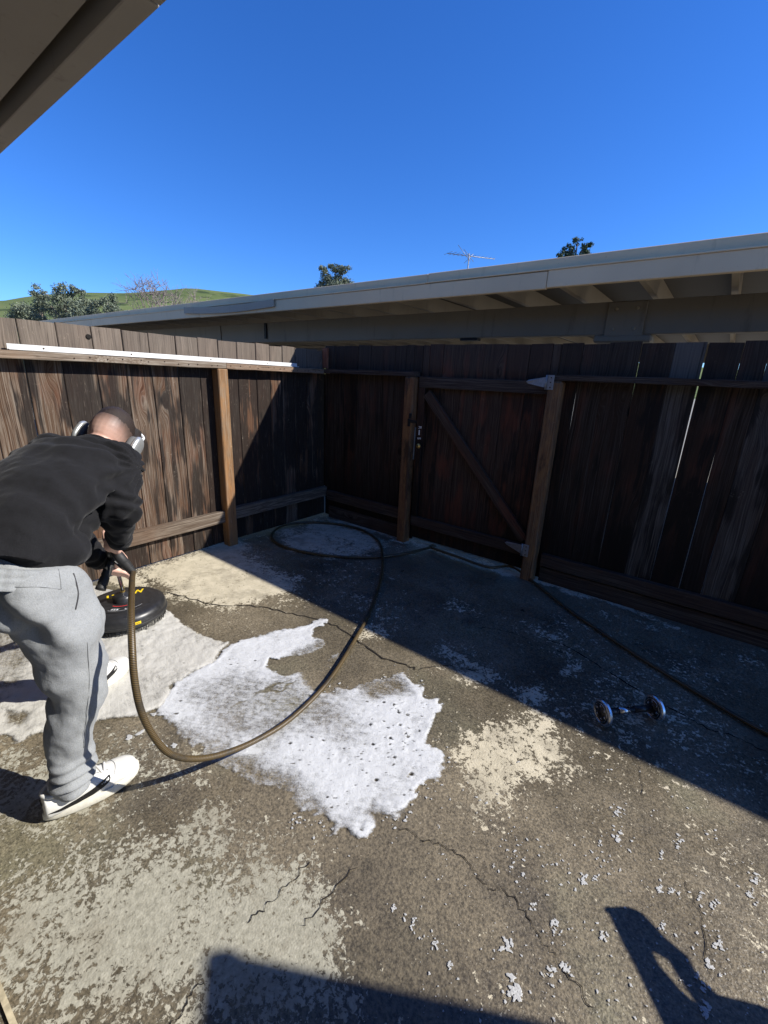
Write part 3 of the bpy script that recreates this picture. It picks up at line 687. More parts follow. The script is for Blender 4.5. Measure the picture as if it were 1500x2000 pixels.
# ------------------------------------------------------------------ foam
def foam_mesh(polys, holes, st, hmax, edge, seed, thin=None, bubbles=0, brim=0.0, ragged=0.035, mound=None):
    allp = np.concatenate(polys); lo = allp.min(0) - 0.08; hi = allp.max(0) + 0.08
    nx = int((hi[0]-lo[0]) / st); ny = int((hi[1]-lo[1]) / st)
    gx, gy = np.meshgrid(np.linspace(lo[0], hi[0], nx + 1), np.linspace(lo[1], hi[1], ny + 1)); P = np.c_[gx.ravel(), gy.ravel()]
    w = np.c_[fbm(P[:, 0]*14+seed, P[:, 1]*14) - 0.5, fbm(P[:, 0]*14+50, P[:, 1]*14+seed) - 0.5] * ragged * 2
    w2 = np.c_[fbm(P[:, 0]*45+seed, P[:, 1]*45) - 0.5, fbm(P[:, 0]*45+50, P[:, 1]*45+seed) - 0.5] * ragged * 0.9
    s = np.full(len(P), -1.0)
    for q in polys: s = np.maximum(s, poly_sdf(P + w + w2, q))
    for q in holes: s = np.minimum(s, -poly_sdf(P + w + w2, q))
    h = hmax * (1 - np.exp(-np.clip(s, 0, 9) / edge))
    h += brim * np.exp(-((s - edge) / edge) ** 2)
    fb = fbm(P[:, 0]*22+seed, P[:, 1]*22, 5); h *= 0.45 + 1.1 * fb
    dens = smooth01(s / 0.030 + 0.35) * (0.74 + 0.5 * (fbm(P[:, 0]*7+seed, P[:, 1]*7, 4) - 0.3))
    dens = np.clip(dens, 0, 1)
    if thin is not None:
        tt = np.zeros(len(P))
        for q, a, soft in thin: tt = np.maximum(tt, a * smooth01(poly_sdf(P + w, q) / soft + 0.5))
        dens = dens * (1 - tt); h = h * (1 - 0.9 * tt)
    if mound is not None:
        (cx_, cy_), rr, hh = mound
        dd = np.hypot(P[:, 0]-cx_, P[:, 1]-cy_); h += np.where(s > 0, hh * np.exp(-(dd / rr) ** 2), 0)
    r = np.random.RandomState(seed)
    for i in range(bubbles):
        for _ in range(40):
            c = lo + (hi - lo) * r.rand(2)
            k = np.argmin(np.abs(gx[0] - c[0])) + (nx + 1) * np.argmin(np.abs(gy[:, 0] - c[1]))
            if s[k] > 0.03 and dens[k] > 0.7 and (c[0] > -1.12 or r.rand() < 0.06): break
        rb = 0.0026 + 0.0075 * r.rand() ** 4
        dd = np.hypot(P[:, 0]-c[0], P[:, 1]-c[1]); near = dd < rb * 3
        h[near] += 0.0028 * np.exp(-((dd[near] - rb * 1.25) / (rb * 0.4)) ** 2) - 0.006 * smooth01(1.1 - dd[near] / rb)
        dens[near] *= 1 - 0.6 * smooth01((1.05 - dd[near] / rb) * 2.5)
    keep = s > -0.012
    idx = np.arange((nx+1)*(ny+1)).reshape(ny+1, nx+1)
    F = np.stack([idx[:-1,:-1], idx[:-1,1:], idx[1:,1:], idx[1:,:-1]], -1).reshape(-1, 4)
    F = F[keep[F].all(1)]
    used = np.unique(F); mp = -np.ones(len(P), int); mp[used] = np.arange(len(used))
    V = np.c_[P[used], 0.0008 + np.clip(h[used], 0, 1)]
    me = bpy.data.meshes.new('foam'); me.from_pydata(V.tolist(), [], mp[F].tolist()); me.update()
    a = me.attributes.new('dens', 'FLOAT', 'POINT'); a.data.foreach_set('value', dens[used].astype(np.float32))
    me.polygons.foreach_set('use_smooth', [True] * len(me.polygons))
    return me
def mat_foam(name, col, streak_dir, lo=0.30):
    t = NT(name); p = t.pos(); d = t.attr('dens')
    rot = t.node('ShaderNodeVectorRotate', {'Vector': p, 'Angle': streak_dir}, rotation_type='Z_AXIS').outputs[0]
    x, y, z = t.sep(rot)
    st = t.noise(t.comb(t.math('MULTIPLY', x, 14.0), t.math('MULTIPLY', y, 55.0), 0.0), 1.0, 6, 0.65)
    fn = t.noise(p, 170, 5, 0.7); md = t.noise(p, 38, 5, 0.6)
    k = t.math('ADD', t.math('MULTIPLY', st, 0.30), t.math('ADD', t.math('MULTIPLY', fn, 0.34), t.math('MULTIPLY', md, 0.36)))
    a = t.ss(t.math('ADD', t.math('ADD', 0.5, t.math('MULTIPLY', t.math('SUBTRACT', k, 0.5), 2.2)), t.math('MULTIPLY', t.math('SUBTRACT', d, 0.5), 1.5)), 0.18, 1.0)
    tiny = t.ss(t.vor(p, 95.0), 0.10, 0.20)
    c = t.mix(tiny, tuple(k_ * 0.72 for k_ in col), col)
    c = t.mix(t.lin(md, 0.3, 0.7), c, tuple(k_ * 0.93 for k_ in col))
    t.fin(c, 0.28, t.bump(t.math('ADD', t.math('MULTIPLY', tiny, 0.5), t.math('ADD', t.math('MULTIPLY', fn, 0.3), t.math('ADD', t.math('MULTIPLY', md, 1.0), t.math('MULTIPLY', st, 0.8)))), 0.55, 0.006), spec=0.5)
    t.put(t.b.inputs['Alpha'], a)
    return t.m
def z3(pts): return [(250 + x / 2.308, 1180 + y / 2.308) for x, y in pts]
def z4(pts): return [(x / 2.885, 1080 + y / 2.885) for x, y in pts]
fB = gpoly(z3([(905,75),(880,65),(800,92),(700,120),(600,142),(520,160),(455,190),(380,260),(250,330),(150,420),(120,500),(160,530),(210,570),(290,650),(400,705),(480,765),(560,800),(650,845),(740,862),(790,930),(850,955),(915,985),(905,1050),(945,1058),(985,1020),(1050,1048),(1112,1035),(1152,970),(1190,990),(1245,950),(1285,900),(1335,830),(1400,775),(1437,720),(1420,680),(1370,652),(1335,640),(1350,600),(1380,540),(1422,460),(1400,425),(1350,432),(1320,370),(1262,320),(1200,322),(1120,330),(1000,375),(930,372),(900,395),(850,380),(930,280),(960,240),(935,215),(880,265),(820,300),(760,310),(700,330),(650,300),(640,245),(720,250),(800,235),(880,205),(880,155),(835,150)]))
thinB = [(gpoly(z3([(430,300),(640,300),(780,330),(920,420),(1050,540),(950,640),(800,600),(660,640),(560,680),(480,650),(330,580),(220,450),(300,350)])), 0.33, 0.30),
         (gpoly(z3([(655,255),(725,285),(705,312),(648,292)])), 1.0, 0.03),
         (gpoly(z3([(430,502),(560,428),(750,366),(765,352),(600,408),(500,455)])), 0.9, 0.030),
         (gpoly(z3([(540,420),(640,380),(730,342),(640,402)])), 0.7, 0.03),
         (gpoly(z3([(690,245),(885,155),(875,210),(760,250)])), 0.42, 0.07),
         (gpoly(z3([(740,295),(970,220),(920,410),(800,370)])), 0.76, 0.10),
         (gpoly(z3([(60,500),(400,720),(760,890),(930,1010),(860,900),(700,770),(450,640),(250,520)])), 0.55, 0.16),
         (gpoly(z3([(1000,345),(1220,322),(1290,400),(1100,430)])), 0.50, 0.10),
         (gpoly(z3([(1120,900),(1160,960),(1130,990),(1090,930)])), 0.6, 0.05)]
fo = link_mesh('soap_foam', foam_mesh([fB], [], 0.0065, 0.0045, 0.022, 5, thinB, 190, 0.003, 0.034), mat_foam('foam_white', (0.57, 0.58, 0.59), math.radians(-32)))
tag(fo, 'bright white spread of soap foam in the middle of the patio', 'foam', kind='stuff')
fA = gpoly(z4([(905,290),(960,340),(1030,390),(1100,440),(1180,485),(1290,508),(1285,530),(1240,575),(1228,615),(1090,680),(980,750),(970,800),(940,850),(800,920),(560,950),(300,1000),(200,1030),(140,1075),(90,1080),(60,1055),(0,1030),(-250,1040),(-420,800),(-300,420),(0,250),(200,200),(400,205),(520,180),(600,200)]))
thinA = [(gpoly(z4([(-100,350),(90,430),(180,560),(120,760),(-100,800)])), 0.38, 0.10), (gpoly(z4([(30,900),(180,900),(120,980),(40,970)])), 0.6, 0.05)]
fo2 = link_mesh('soap_foam', foam_mesh([fA], [], 0.0075, 0.010, 0.025, 11, thinA, 60, 0.004, 0.022, mound=((-2.60, 0.93), 0.26, 0.028)), mat_foam('foam_cream', (0.50, 0.485, 0.44), math.radians(20)))
tag(fo2, 'creamy mound of soap foam under the round brush and around the feet', 'foam', kind='stuff')

# foam flecks splashed over the right and near side
fl = MB()
def fleck(u, v, r, ring=False, el=1.0, seed=0):
    rr = random.Random(seed); c = gz(u, v); c.z = -0.0012; n = 12; V = []; F = []; ang = rr.uniform(0, 3.14)
    prof = [(1.0, 0.0), (0.92, 0.35), (0.72, 0.62), (0.40, 0.55 if not ring else 0.30), (0.12, 0.6 if not ring else 0.12)]
    jit = [rr.uniform(0.5, 1.4) for _ in range(n)]
    for (a, b) in prof:
        for k in range(n):
            t = 2*math.pi*k/n; x = math.cos(t)*r*a*jit[k]*el; y = math.sin(t)*r*a*jit[k]
            V.append((c.x + x*math.cos(ang) - y*math.sin(ang), c.y + x*math.sin(ang) + y*math.cos(ang), c.z + 0.0006 + b*min(r * 0.16, 0.0016)))
    for i in range(len(prof)-1):
        for k in range(n): F.append((i*n+k, i*n+(k+1) % n, (i+1)*n+(k+1) % n, (i+1)*n+k))
    F.append(tuple(range((len(prof)-1)*n, len(prof)*n)))
    fl.add(V, F, True)
big = [(1138,1714,.013,1),(1160,1713,.009,1),(1288,1735,.012,0),(1310,1740,.010,0),(1084,1806,.011,1),(1180,1826,.011,1),(1408,1840,.014,1),(1384,1880,.013,1),(1475,1716,.013,1),(1465,1740,.013,1),(990,1848,.015,0),(1205,1625,.016,0),(1204,1584,.012,0),(1325,1642,.012,0),(1005,1925,.022,0),(1294,1808,.010,0),(1104,1886,.012,0),(1076,1894,.012,0),(1041,1768,.010,0),(964,1688,.006,1),(858,1615,.005,1),(1378,1970,.014,0),(1170,1648,.008,0),(1292,1668,.010,0),(1395,1765,.011,0),(1370,1750,.009,0),(770,1775,.009,0),(810,1800,.008,0),(850,1845,.009,0),(880,1885,.008,0),(1378,1925,.012,1),(1362,1905,.007,0)]
for i, (u, v, r, k) in enumerate(big):
    for j in range(8 if k else 12):
        a = rnd.uniform(0, 6.283); q_ = r * 760 * rnd.random() ** 0.6
        fleck(u + math.cos(a) * q_, v + math.sin(a) * q_ * 1.4, r * rnd.uniform(0.12, 0.38), bool(k), rnd.uniform(0.9, 2.0), 1000 + i * 20 + j)
streams = [((1010,1715),(1000,1690),(1060,1735)), ((1270,1725),(1340,1750),(1420,1800)), ((1375,1790),(1400,1850),(1420,1910)), ((1200,1560),(1215,1600),(1210,1650)), ((760,1770),(800,1800),(855,1850)), ((1060,1820),(1110,1810),(1190,1825)), ((1390,1610),(1440,1690),(1480,1760)), ((1180,1520),(1300,1480),(1380,1540)), ((1000,1620),(1005,1650),(1010,1670)), ((1050,1650),(1080,1680),(1110,1705)), ((1175,1670),(1180,1690),(1220,1705)), ((560,1600),(600,1610),(640,1600))]
q = 100
for s_ in streams:
    P = catmull([Vector((a, b, 0)) for a, b in s_], 10)
    for _ in range(20):
        p = rnd.choice(P); fleck(p.x + rnd.gauss(0, 11), p.y + rnd.gauss(0, 9), 0.0008 + 0.0034 * rnd.random() ** 2, rnd.random() < 0.5, rnd.uniform(0.8, 1.9), q); q += 1
for _ in range(420):
    u = rnd.uniform(820, 1500); v = rnd.uniform(1470, 2000)
    if v < 1400 + 0.5 * (u - 900) * 0.6: continue
    fleck(u, v, 0.0008 + 0.003 * rnd.random() ** 3, False, rnd.uniform(0.8, 2.0), q); q += 1
for _ in range(160):   # around the rim of the white spread
    k = rnd.randrange(20, 52); a = fB[k]; b = fB[k+1]; w = rnd.random()
    x = a[0]*(1-w)+b[0]*w + rnd.gauss(0, 0.03); y = a[1]*(1-w)+b[1]*w + rnd.gauss(0, 0.03)
    c3 = RW.T @ np.array([x, y, -CAMH]); fleck(c3[0]/c3[2]*FPX+750, c3[1]/c3[2]*FPX+1000, 0.0012 + 0.005*rnd.random()**3, rnd.random() < 0.3, 1.2, q); q += 1
for (u, v) in ((300,1395),(275,1430),(340,1455),(320,1460),(310,1450),(252,1440)): fleck(u, v, 0.012, False, 1.5, q); q += 1
fo3 = fl.build('foam_flecks', mat_plain('foam_fleck', (0.42, 0.42, 0.41), 0.4, 0, 0.25, 260, 0.4))
tag(fo3, 'small white flecks of foam splashed over the near patio', 'foam', kind='stuff')
#NEXT

# ------------------------------------------------------------------ the man
V3 = Vector
Fd = V3((-0.58, 0.81, 0)).normalized(); Rt = V3((Fd.y, -Fd.x, 0)); Up = V3((0, 0, 1))
def mix(a, b, t): return V3(a).lerp(V3(b), t)
hipR = V3((-1.545, 0.335, 0.88)); kneeR = V3((-1.520, 0.365, 0.49)); ankR = V3((-1.520, 0.285, 0.10))
hipL = V3((-1.73, 0.245, 0.90)); kneeL = V3((-1.95, 0.515, 0.49)); ankL = V3((-2.11, 0.545, 0.10))
toeR = V3((-1.515, 0.49, 0.03)); toeL = V3((-2.18, 0.72, 0.03))
sp = [V3((-1.630, 0.250, 0.955)), V3((-1.675, 0.325, 1.030)), V3((-1.750, 0.420, 1.090)), V3((-1.835, 0.535, 1.140)), V3((-1.915, 0.645, 1.168))]
shR = onx(224, 912, -1.795); shL = V3((-2.02, 0.545, 1.165))
elR = onx(231, 988, -1.690); wrR = onx(234, 1058, -1.865)
elL = V3((-2.05, 0.55, 0.87)); wrL = V3((-2.13, 0.685, 0.630))
headc = V3((-2.005, 0.752, 1.222))
Hr = V3((0.74, 0.62, -0.26)).normalized()          # towards his right ear
Hu = V3((-0.38, 0.42, 0.83)); Hu = (Hu - Hr * Hu.dot(Hr)).normalized()   # crown
Hf = Hu.cross(Hr).normalized()                     # face direction
if Hf.dot(Fd) < 0: Hf = -Hf
gunG = onx(217, 1068, -1.975); hub = V3((-2.640, 0.935, 0.175)); hoseE = V3((-1.868, 0.712, 0.655))
shaft_dir = (hub - gunG).normalized()
gripL = gunG + shaft_dir * 0.365

PM = empty('person', (-1.75, 0.4, 0), 'man in black sweatshirt and grey sweatpants bending over the round brush', 'person')
def mat_skin():
    t = NT('skin'); p = t.coord('Object'); n = t.noise(p, 30, 4); f = t.noise(p, 220, 3)
    c = t.mix(t.lin(n, 0.3, 0.7), (0.56, 0.33, 0.25), (0.66, 0.42, 0.33))
    # cropped hair: fades from bare nape to a dark crown
    pw = t.pos()
    rel = t.vmath('SUBTRACT', pw, tuple(headc))
    hu = t.node('ShaderNodeVectorMath', {0: rel, 1: tuple(Hu)}, operation='DOT_PRODUCT').outputs['Value']
    hf = t.node('ShaderNodeVectorMath', {0: rel, 1: tuple(Hf)}, operation='DOT_PRODUCT').outputs['Value']
    hr = t.node('ShaderNodeVectorMath', {0: rel, 1: tuple(Hr)}, operation='DOT_PRODUCT').outputs['Value']
    near = t.ss(t.node('ShaderNodeVectorMath', {0: rel}, operation='LENGTH').outputs['Value'], 0.13, 0.17, 1.0, 0.0)
    face = t.ss(hf, 0.045, 0.07, 1.0, 0.0)
    k = t.math('ADD', hu, t.math('ADD', t.math('MULTIPLY', hf, 0.55), t.math('MULTIPLY', t.math('SUBTRACT', n, 0.5), 0.03)))
    fade = t.math('MULTIPLY', t.math('MULTIPLY', t.ss(t.math('ADD', k, t.math('MULTIPLY', t.math('SUBTRACT', f, 0.5), 0.03)), -0.105, 0.02, 0.0, 1.0), face), near)
    hair = t.mix(t.ss(f, 0.35, 0.65), (0.022, 0.016, 0.013), (0.06, 0.042, 0.032))
    c = t.mix(t.math('MULTIPLY', fade, 0.93), c, hair)
    return t.fin(c, 0.5, t.bump(f, 0.15, 0.001), spec=0.35)
M_skin = mat_skin()
def finger(mb, base, d, curl_to, L, r):
    """three-jointed finger from base, heading d and bending towards curl_to"""
    d = V3(d).normalized(); c = V3(curl_to).normalized(); p = V3(base)
    for ang, l, ra, rb in ((0.25, 0.42, 1.0, 0.95), (1.15, 0.32, 0.95, 0.86), (1.95, 0.26, 0.86, 0.72)):
        dd = d * math.cos(ang) + c * math.sin(ang); q = p + dd * L * l
        mb.capsule(p, q, r * ra, r * rb, 10); p = q
def hand(mb, wrist, palm_c, axis, side, gripdir, thumb_dir):
    """palm at palm_c; knuckles lie along axis; fingers leave along side and close towards gripdir"""
    axis = V3(axis).normalized(); side = V3(side).normalized(); grip = V3(gripdir).normalized()
    mb.capsule(wrist, palm_c - side * 0.02, 0.027, 0.030, 14)
    for k in (-1, -0.33, 0.33, 1):
        mb.capsule(palm_c - side * 0.035 + axis * (k * 0.022), palm_c + side * 0.035 + axis * (k * 0.030), 0.016, 0.0135, 10)
    for k, L in ((-1, 0.072), (-0.33, 0.088), (0.33, 0.092), (1, 0.083)):
        finger(mb, palm_c + side * 0.040 + axis * (k * 0.029), side, grip, L, 0.0095)
    tb = palm_c - side * 0.02 + axis * 0.034; td = V3(thumb_dir).normalized()
    mb.capsule(tb, tb + td * 0.032, 0.0155, 0.012, 10)
    t2 = tb + td * 0.032; d2 = (td + grip * 0.9).normalized()
    mb.capsule(t2, t2 + d2 * 0.028, 0.012, 0.0095, 10)
def smoothf0(x, a, b):
    t_ = max(0.0, min(1.0, (x - a) / (b - a))); return t_ * t_ * (3 - 2 * t_)
body = MB()
# head: skull, jaw, face, ears
body.ellipsoid(headc + Hu * 0.012 - Hf * 0.008, (Hr, Hf, Hu), (0.0755, 0.097, 0.099), 24, 16)
body.ellipsoid(headc - Hu * 0.050 + Hf * 0.035, (Hr, Hf, Hu), (0.062, 0.066, 0.070), 20, 12)
body.capsule(headc - Hu * 0.10 + Hf * 0.07, headc - Hu * 0.10 + Hf * 0.06, 0.024, 0.03)
body.capsule(headc - Hu * 0.005 + Hf * 0.095, headc - Hu * 0.045 + Hf * 0.112, 0.010, 0.015)
for s in (-1, 1):
    body.ellipsoid(headc + Hr * (0.074 * s) - Hu * 0.022 + Hf * 0.0, (Hr, Hf, Hu), (0.012, 0.020, 0.033), 12, 8)
    body.ellipsoid(headc + Hr * (0.030 * s) + Hf * 0.083 - Hu * 0.002, (Hr, Hf, Hu), (0.015, 0.012, 0.010), 10, 8)
body.capsule(headc - Hu * 0.07 + Hf * 0.088 - Hr * 0.02, headc - Hu * 0.07 + Hf * 0.088 + Hr * 0.02, 0.008, 0.008, 8)
# neck, trunk, limbs
body.chain([mix(sp[3], sp[4], 0.75) - Up * 0.005, headc - Hu * 0.045 - Hf * 0.022], [0.060, 0.056], 18)
for i in range(4): body.capsule(sp[i] - Up * (0.02 if i == 0 else 0), sp[i+1], 0.055 if i == 0 else 0.075, 0.075 if i < 3 else 0.06, 18)
body.capsule(shL, shR, 0.058, 0.058); body.chain([shR, elR, wrR], [0.05, 0.038, 0.027]); body.chain([shL, elL, wrL], [0.05, 0.038, 0.027])
for h_, k_, a_, t_ in ((hipR, kneeR, ankR, toeR), (hipL, kneeL, ankL, toeL)):
    body.chain([h_ - Up * 0.07, k_, mix(k_, a_, 0.35), a_], [0.060, 0.050, 0.045, 0.030]); body.chain([a_, V3((a_.x, a_.y, 0.065))], [0.030, 0.026])
ga = (hoseE - gunG).normalized()
hand(body, wrR, gunG + V3((0.030, -0.004, 0.012)), ga * -1.0, V3((-0.5, 0.30, -0.35)), V3((-0.2, 0.5, -0.7)), V3((-0.5, 0.1, 0.6)))
hand(body, wrL, gripL + V3((0.030, -0.035, 0.020)), -shaft_dir, V3((0.20, 0.80, -0.45)), V3((-0.30, 0.30, -0.80)), V3((0.2, 0.5, 0.5)))
bme = remeshed(body, 'body', 0.0045, 2); link_mesh('body', bme, M_skin, PM)

# cropped hair on the crown
hb = MB(); Vh = []; Fh = []; nu, nv_ = 40, 26; keep_ = []
hcen = headc + Hu * 0.012 - Hf * 0.008
for i in range(nv_ + 1):
    for k in range(nu):
        th = math.pi * i / nv_; ph = 2 * math.pi * k / nu
        l_ = V3((math.sin(th) * math.cos(ph) * 0.0785, math.sin(th) * math.sin(ph) * 0.100, math.cos(th) * 0.1035))
        q_ = hcen + Hr * l_.x + Hf * l_.y + Hu * l_.z
        e_ = l_.z + 0.30 * l_.y + 0.010 * mnoise.noise(q_ * 60); keep_.append(e_)
        grow = smoothf0(e_, 0.020, 0.075)
        Vh.append(q_ + (q_ - hcen).normalized() * (-0.004 + grow * (0.009 + 0.004 * mnoise.noise(q_ * 110))))
for i in range(nv_):
    for k in range(nu):
        f_ = (i*nu+k, i*nu+(k+1) % nu, (i+1)*nu+(k+1) % nu, (i+1)*nu+k)
        if min(keep_[j_] for j_ in f_) > 0.012: Fh.append(f_)
t = NT('dark_brown_hair'); p = t.coord('Object'); f = t.noise(p, 420, 3, 0.7)
t.fin(t.mix(f, (0.010, 0.007, 0.006), (0.050, 0.034, 0.026)), 0.6, t.bump(f, 0.8, 0.003), spec=0.3)
hb.add(Vh, Fh, True).build('hair', t.m, PM, hcen)

# sweatshirt
def mat_cloth(name, c0, c1, sc=350, rough=0.9, heather=0.0, sheen=0.2):
    t = NT(name); p = t.coord('Object'); n = t.noise(p, sc, 3, 0.6); m = t.noise(p, 8, 4)
    c = t.mix(t.lin(n, 0.3, 0.7), c0, c1)
    if heather:
        hx, hy, hz = t.sep(p)
        hh = t.noise(t.comb(t.math('MULTIPLY', hx, 300.0), t.math('MULTIPLY', hy, 300.0), t.math('MULTIPLY', hz, 110.0)), 1.0, 4, 0.65)
        c = t.mix(t.math('MULTIPLY', t.ss(hh, 0.52, 0.68), heather), c, tuple(k * 0.5 for k in c0))
        c = t.mix(t.math('MULTIPLY', t.ss(t.noise(p, 90, 4, 0.6), 0.5, 0.7), heather * 0.6), c, tuple(k * 0.6 for k in c0))
    t.b.inputs['Sheen Weight'].default_value = sheen
    h = t.math('ADD', t.math('MULTIPLY', n, 0.4), t.math('MULTIPLY', t.noise(p, 26, 4, 0.6), 1.2))
    return t.fin(c, rough, t.bump(h, 0.35, 0.006), spec=0.1)
M_shirt = mat_cloth('black_cotton', (0.0085, 0.0085, 0.0095), (0.015, 0.015, 0.017), sheen=0.06)
M_pants = mat_cloth('grey_heather_fleece', (0.215, 0.225, 0.232), (0.290, 0.300, 0.305), heather=0.30, sheen=0.15)
def axes_at(d):
    d = d.normalized(); U = Rt - d * Rt.dot(d); U.normalize(); W = d.cross(U); return U, W
sh = MB(); rings = []
spx = [sp[0] - Fd * 0.015 - Up * 0.022] + sp[:]
wid = [0.180, 0.176, 0.175, 0.186, 0.190, 0.118]; dep = [0.122, 0.112, 0.104, 0.112, 0.108, 0.078]
for i, p in enumerate(spx):
    d = spx[min(i+1, 5)] - spx[max(i-1, 0)]; U, W = axes_at(d); rings.append((p, U, W, wid[i], dep[i]))
d = (spx[5] - spx[4]).normalized(); U, W = axes_at(d); rings.append((spx[5] + d * 0.03, U, W, 0.072, 0.066))
fine_r = []
for i in range(len(rings) - 1):
    for k in range(4):
        t = k / 4; a = rings[i]; b = rings[i+1]
        fine_r.append((mix(a[0], b[0], t), mix(a[1], b[1], t).normalized(), mix(a[2], b[2], t).normalized(), a[3]*(1-t)+b[3]*t, a[4]*(1-t)+b[4]*t))
fine_r.append(rings[-1])
sh.loft(fine_r, 28, power=2.3)
sh.capsule(shL, shR, 0.078, 0.078, 18)
sh.chain([shR + (elR - shR) * -0.12, shR, mix(shR, elR, 0.5) + V3((0.012, -0.008, 0)), elR, mix(elR, wrR, 0.5), mix(elR, wrR, 0.86)], [0.080, 0.083, 0.076, 0.067, 0.058, 0.046], 18)
sh.chain([shL, mix(shL, elL, 0.5), elL, mix(elL, wrL, 0.5), mix(elL, wrL, 0.90)], [0.080, 0.074, 0.066, 0.056, 0.044], 18)
sh.chain([shR + Fd * 0.02, sp[3]], [0.085, 0.10], 16)
sh.chain([V3((-1.535, 0.315, 0.960)), V3((-1.590, 0.425, 0.925))], [0.066, 0.066], 16)
sh.chain([sp[1] + Fd * 0.05 - Up * 0.05, V3((-1.675, 0.405, 0.925)), V3((-1.745, 0.50, 1.00)), sp[3] - Up * 0.02], [0.092, 0.075, 0.085, 0.09], 18)
def fold(p, d, freq, amp):
    return amp * math.sin(freq * p.dot(d) + 3.0 * mnoise.noise(p * 6.0))
armaxR = (elR - shR).normalized(); foreR = (wrR - elR).normalized(); foreL = (wrL - elL).normalized()
def shirt_disp(p, n):
    q = p * 9.0
    v = 0.007 * mnoise.noise(q) + 0.005 * mnoise.noise(p * 21.0) + 0.0025 * mnoise.noise(p * 44.0)
    da = (p - (shR + V3((-0.04, -0.08, -0.05)))).length
    # folds radiating from the armpit over the back
    ang = math.atan2((p - shR).dot(Up), (p - shR).dot(-Fd)) * 15.0
    v += 0.011 * math.exp(-((da - 0.11) / 0.11) ** 2) * math.sin(ang + 2.5 * mnoise.noise(p * 7.0))
    # sleeve wrinkles gather at the elbow and the cuff
    de = (p - elR).length; v += 0.012 * math.exp(-(de / 0.11) ** 2) * math.sin(95 * (p - shR).dot(armaxR) + 5 * mnoise.noise(p * 9))
    dw = (p - wrR).length; v += 0.006 * math.exp(-(dw / 0.12) ** 2) * math.sin(120 * (p - wrR).dot(foreR) + 3 * mnoise.noise(p * 12))
    dl = (p - wrL).length; v += 0.006 * math.exp(-(dl / 0.15) ** 2) * math.sin(110 * (p - wrL).dot(foreL) + 3 * mnoise.noise(p * 12))
    # long drapes along the side, loose hem
    v += 0.006 * math.exp(-((p.z - 0.93) / 0.09) ** 2) * math.sin(38 * p.dot(Rt) + 4 * mnoise.noise(p * 5))
    v += 0.008 * math.sin(44 * p.dot((sp[4] - sp[0]).normalized()) + 7 * mnoise.noise(p * 4.0)) * max(0, mnoise.noise(p * 3.0 + V3((9, 0, 0))) + 0.2)
    return v
sme = remeshed(sh, 'sweatshirt', 0.0075, 5, shirt_disp)
shirt = link_mesh('sweatshirt', sme, M_shirt, PM)
# collar ring
dn = (headc - Hu * 0.05 - spx[5]).normalized(); Uc, Wc = axes_at(dn); cc = mix(spx[5], headc, 0.10) + dn * 0.005
cp = [cc + Uc * (0.0725 * math.cos(t)) + Wc * (0.0655 * math.sin(t)) for t in np.linspace(0, 2 * math.pi, 33)]
MB().tube(cp, 0.0075, 8).build('collar', M_shirt, shirt, cc)
for e0_, w0, rr in ((elR, wrR, 0.044), (elL, wrL, 0.042)):
    a = mix(e0_, w0, 0.88); dd = (w0 - e0_).normalized()
    MB().tube([a - dd * 0.012, a, a + dd * 0.03, a + dd * 0.037], [rr * 0.9, rr * 1.08, rr * 0.98, rr * 0.85], 20).build('cuff', M_shirt, shirt, a)

# sweatpants
pn = MB()
pel = sp[0]
pn.ellipsoid(pel - Up * 0.075 - Fd * 0.015, (Rt, Fd, Up), (0.160, 0.118, 0.115), 24, 16)
pn.ellipsoid(hipR - Up * 0.050 - Fd * 0.04 - Rt * 0.01, (Rt, Fd, Up), (0.105, 0.105, 0.105), 18, 12)
pn.ellipsoid(hipL - Up * 0.03 - Fd * 0.03, (Rt, Fd, Up), (0.100, 0.100, 0.11), 18, 12)
pn.chain([hipR - Up * 0.075, mix(hipR, kneeR, 0.5) + Fd * 0.0, kneeR, mix(kneeR, ankR, 0.4) + V3((0, -0.012, 0)), mix(kneeR, ankR, 0.78), mix(kneeR, ankR, 0.93)], [0.110, 0.102, 0.085, 0.071, 0.058, 0.052], 20)
pn.chain([hipL, mix(hipL, kneeL, 0.5), kneeL, mix(kneeL, ankL, 0.4), mix(kneeL, ankL, 0.78), mix(kneeL, ankL, 0.93)], [0.105, 0.094, 0.084, 0.076, 0.062, 0.052], 20)
legax = (ankR - kneeR).normalized()
def pants_disp(p, n):
    v = 0.007 * mnoise.noise(p * 7.0) + 0.005 * mnoise.noise(p * 17.0) + 0.0025 * mnoise.noise(p * 38.0)
    for kn, an in ((kneeR, ankR), (kneeL, ankL)):
        dk = (p - kn).length; v += 0.010 * math.exp(-(dk / 0.13) ** 2) * math.sin(48 * p.z + 6 * mnoise.noise(p * 5))
        dz = p.z - 0.15
        if (p - an).length < 0.25: v += 0.010 * math.exp(-(dz / 0.065) ** 2) * math.sin(150 * p.z + 4 * mnoise.noise(p * 8))
    v += 0.008 * math.exp(-((p.z - 0.78) / 0.11) ** 2) * math.sin(40 * p.dot(Rt * 0.8 + Up * 0.6) + 5 * mnoise.noise(p * 4))
    v += 0.007 * math.sin(30 * p.dot(Rt) + 14 * p.z + 5 * mnoise.noise(p * 4))
    return v
pme = remeshed(pn, 'sweatpants', 0.0075, 5, pants_disp)
pants = link_mesh('sweatpants', pme, M_pants, PM)
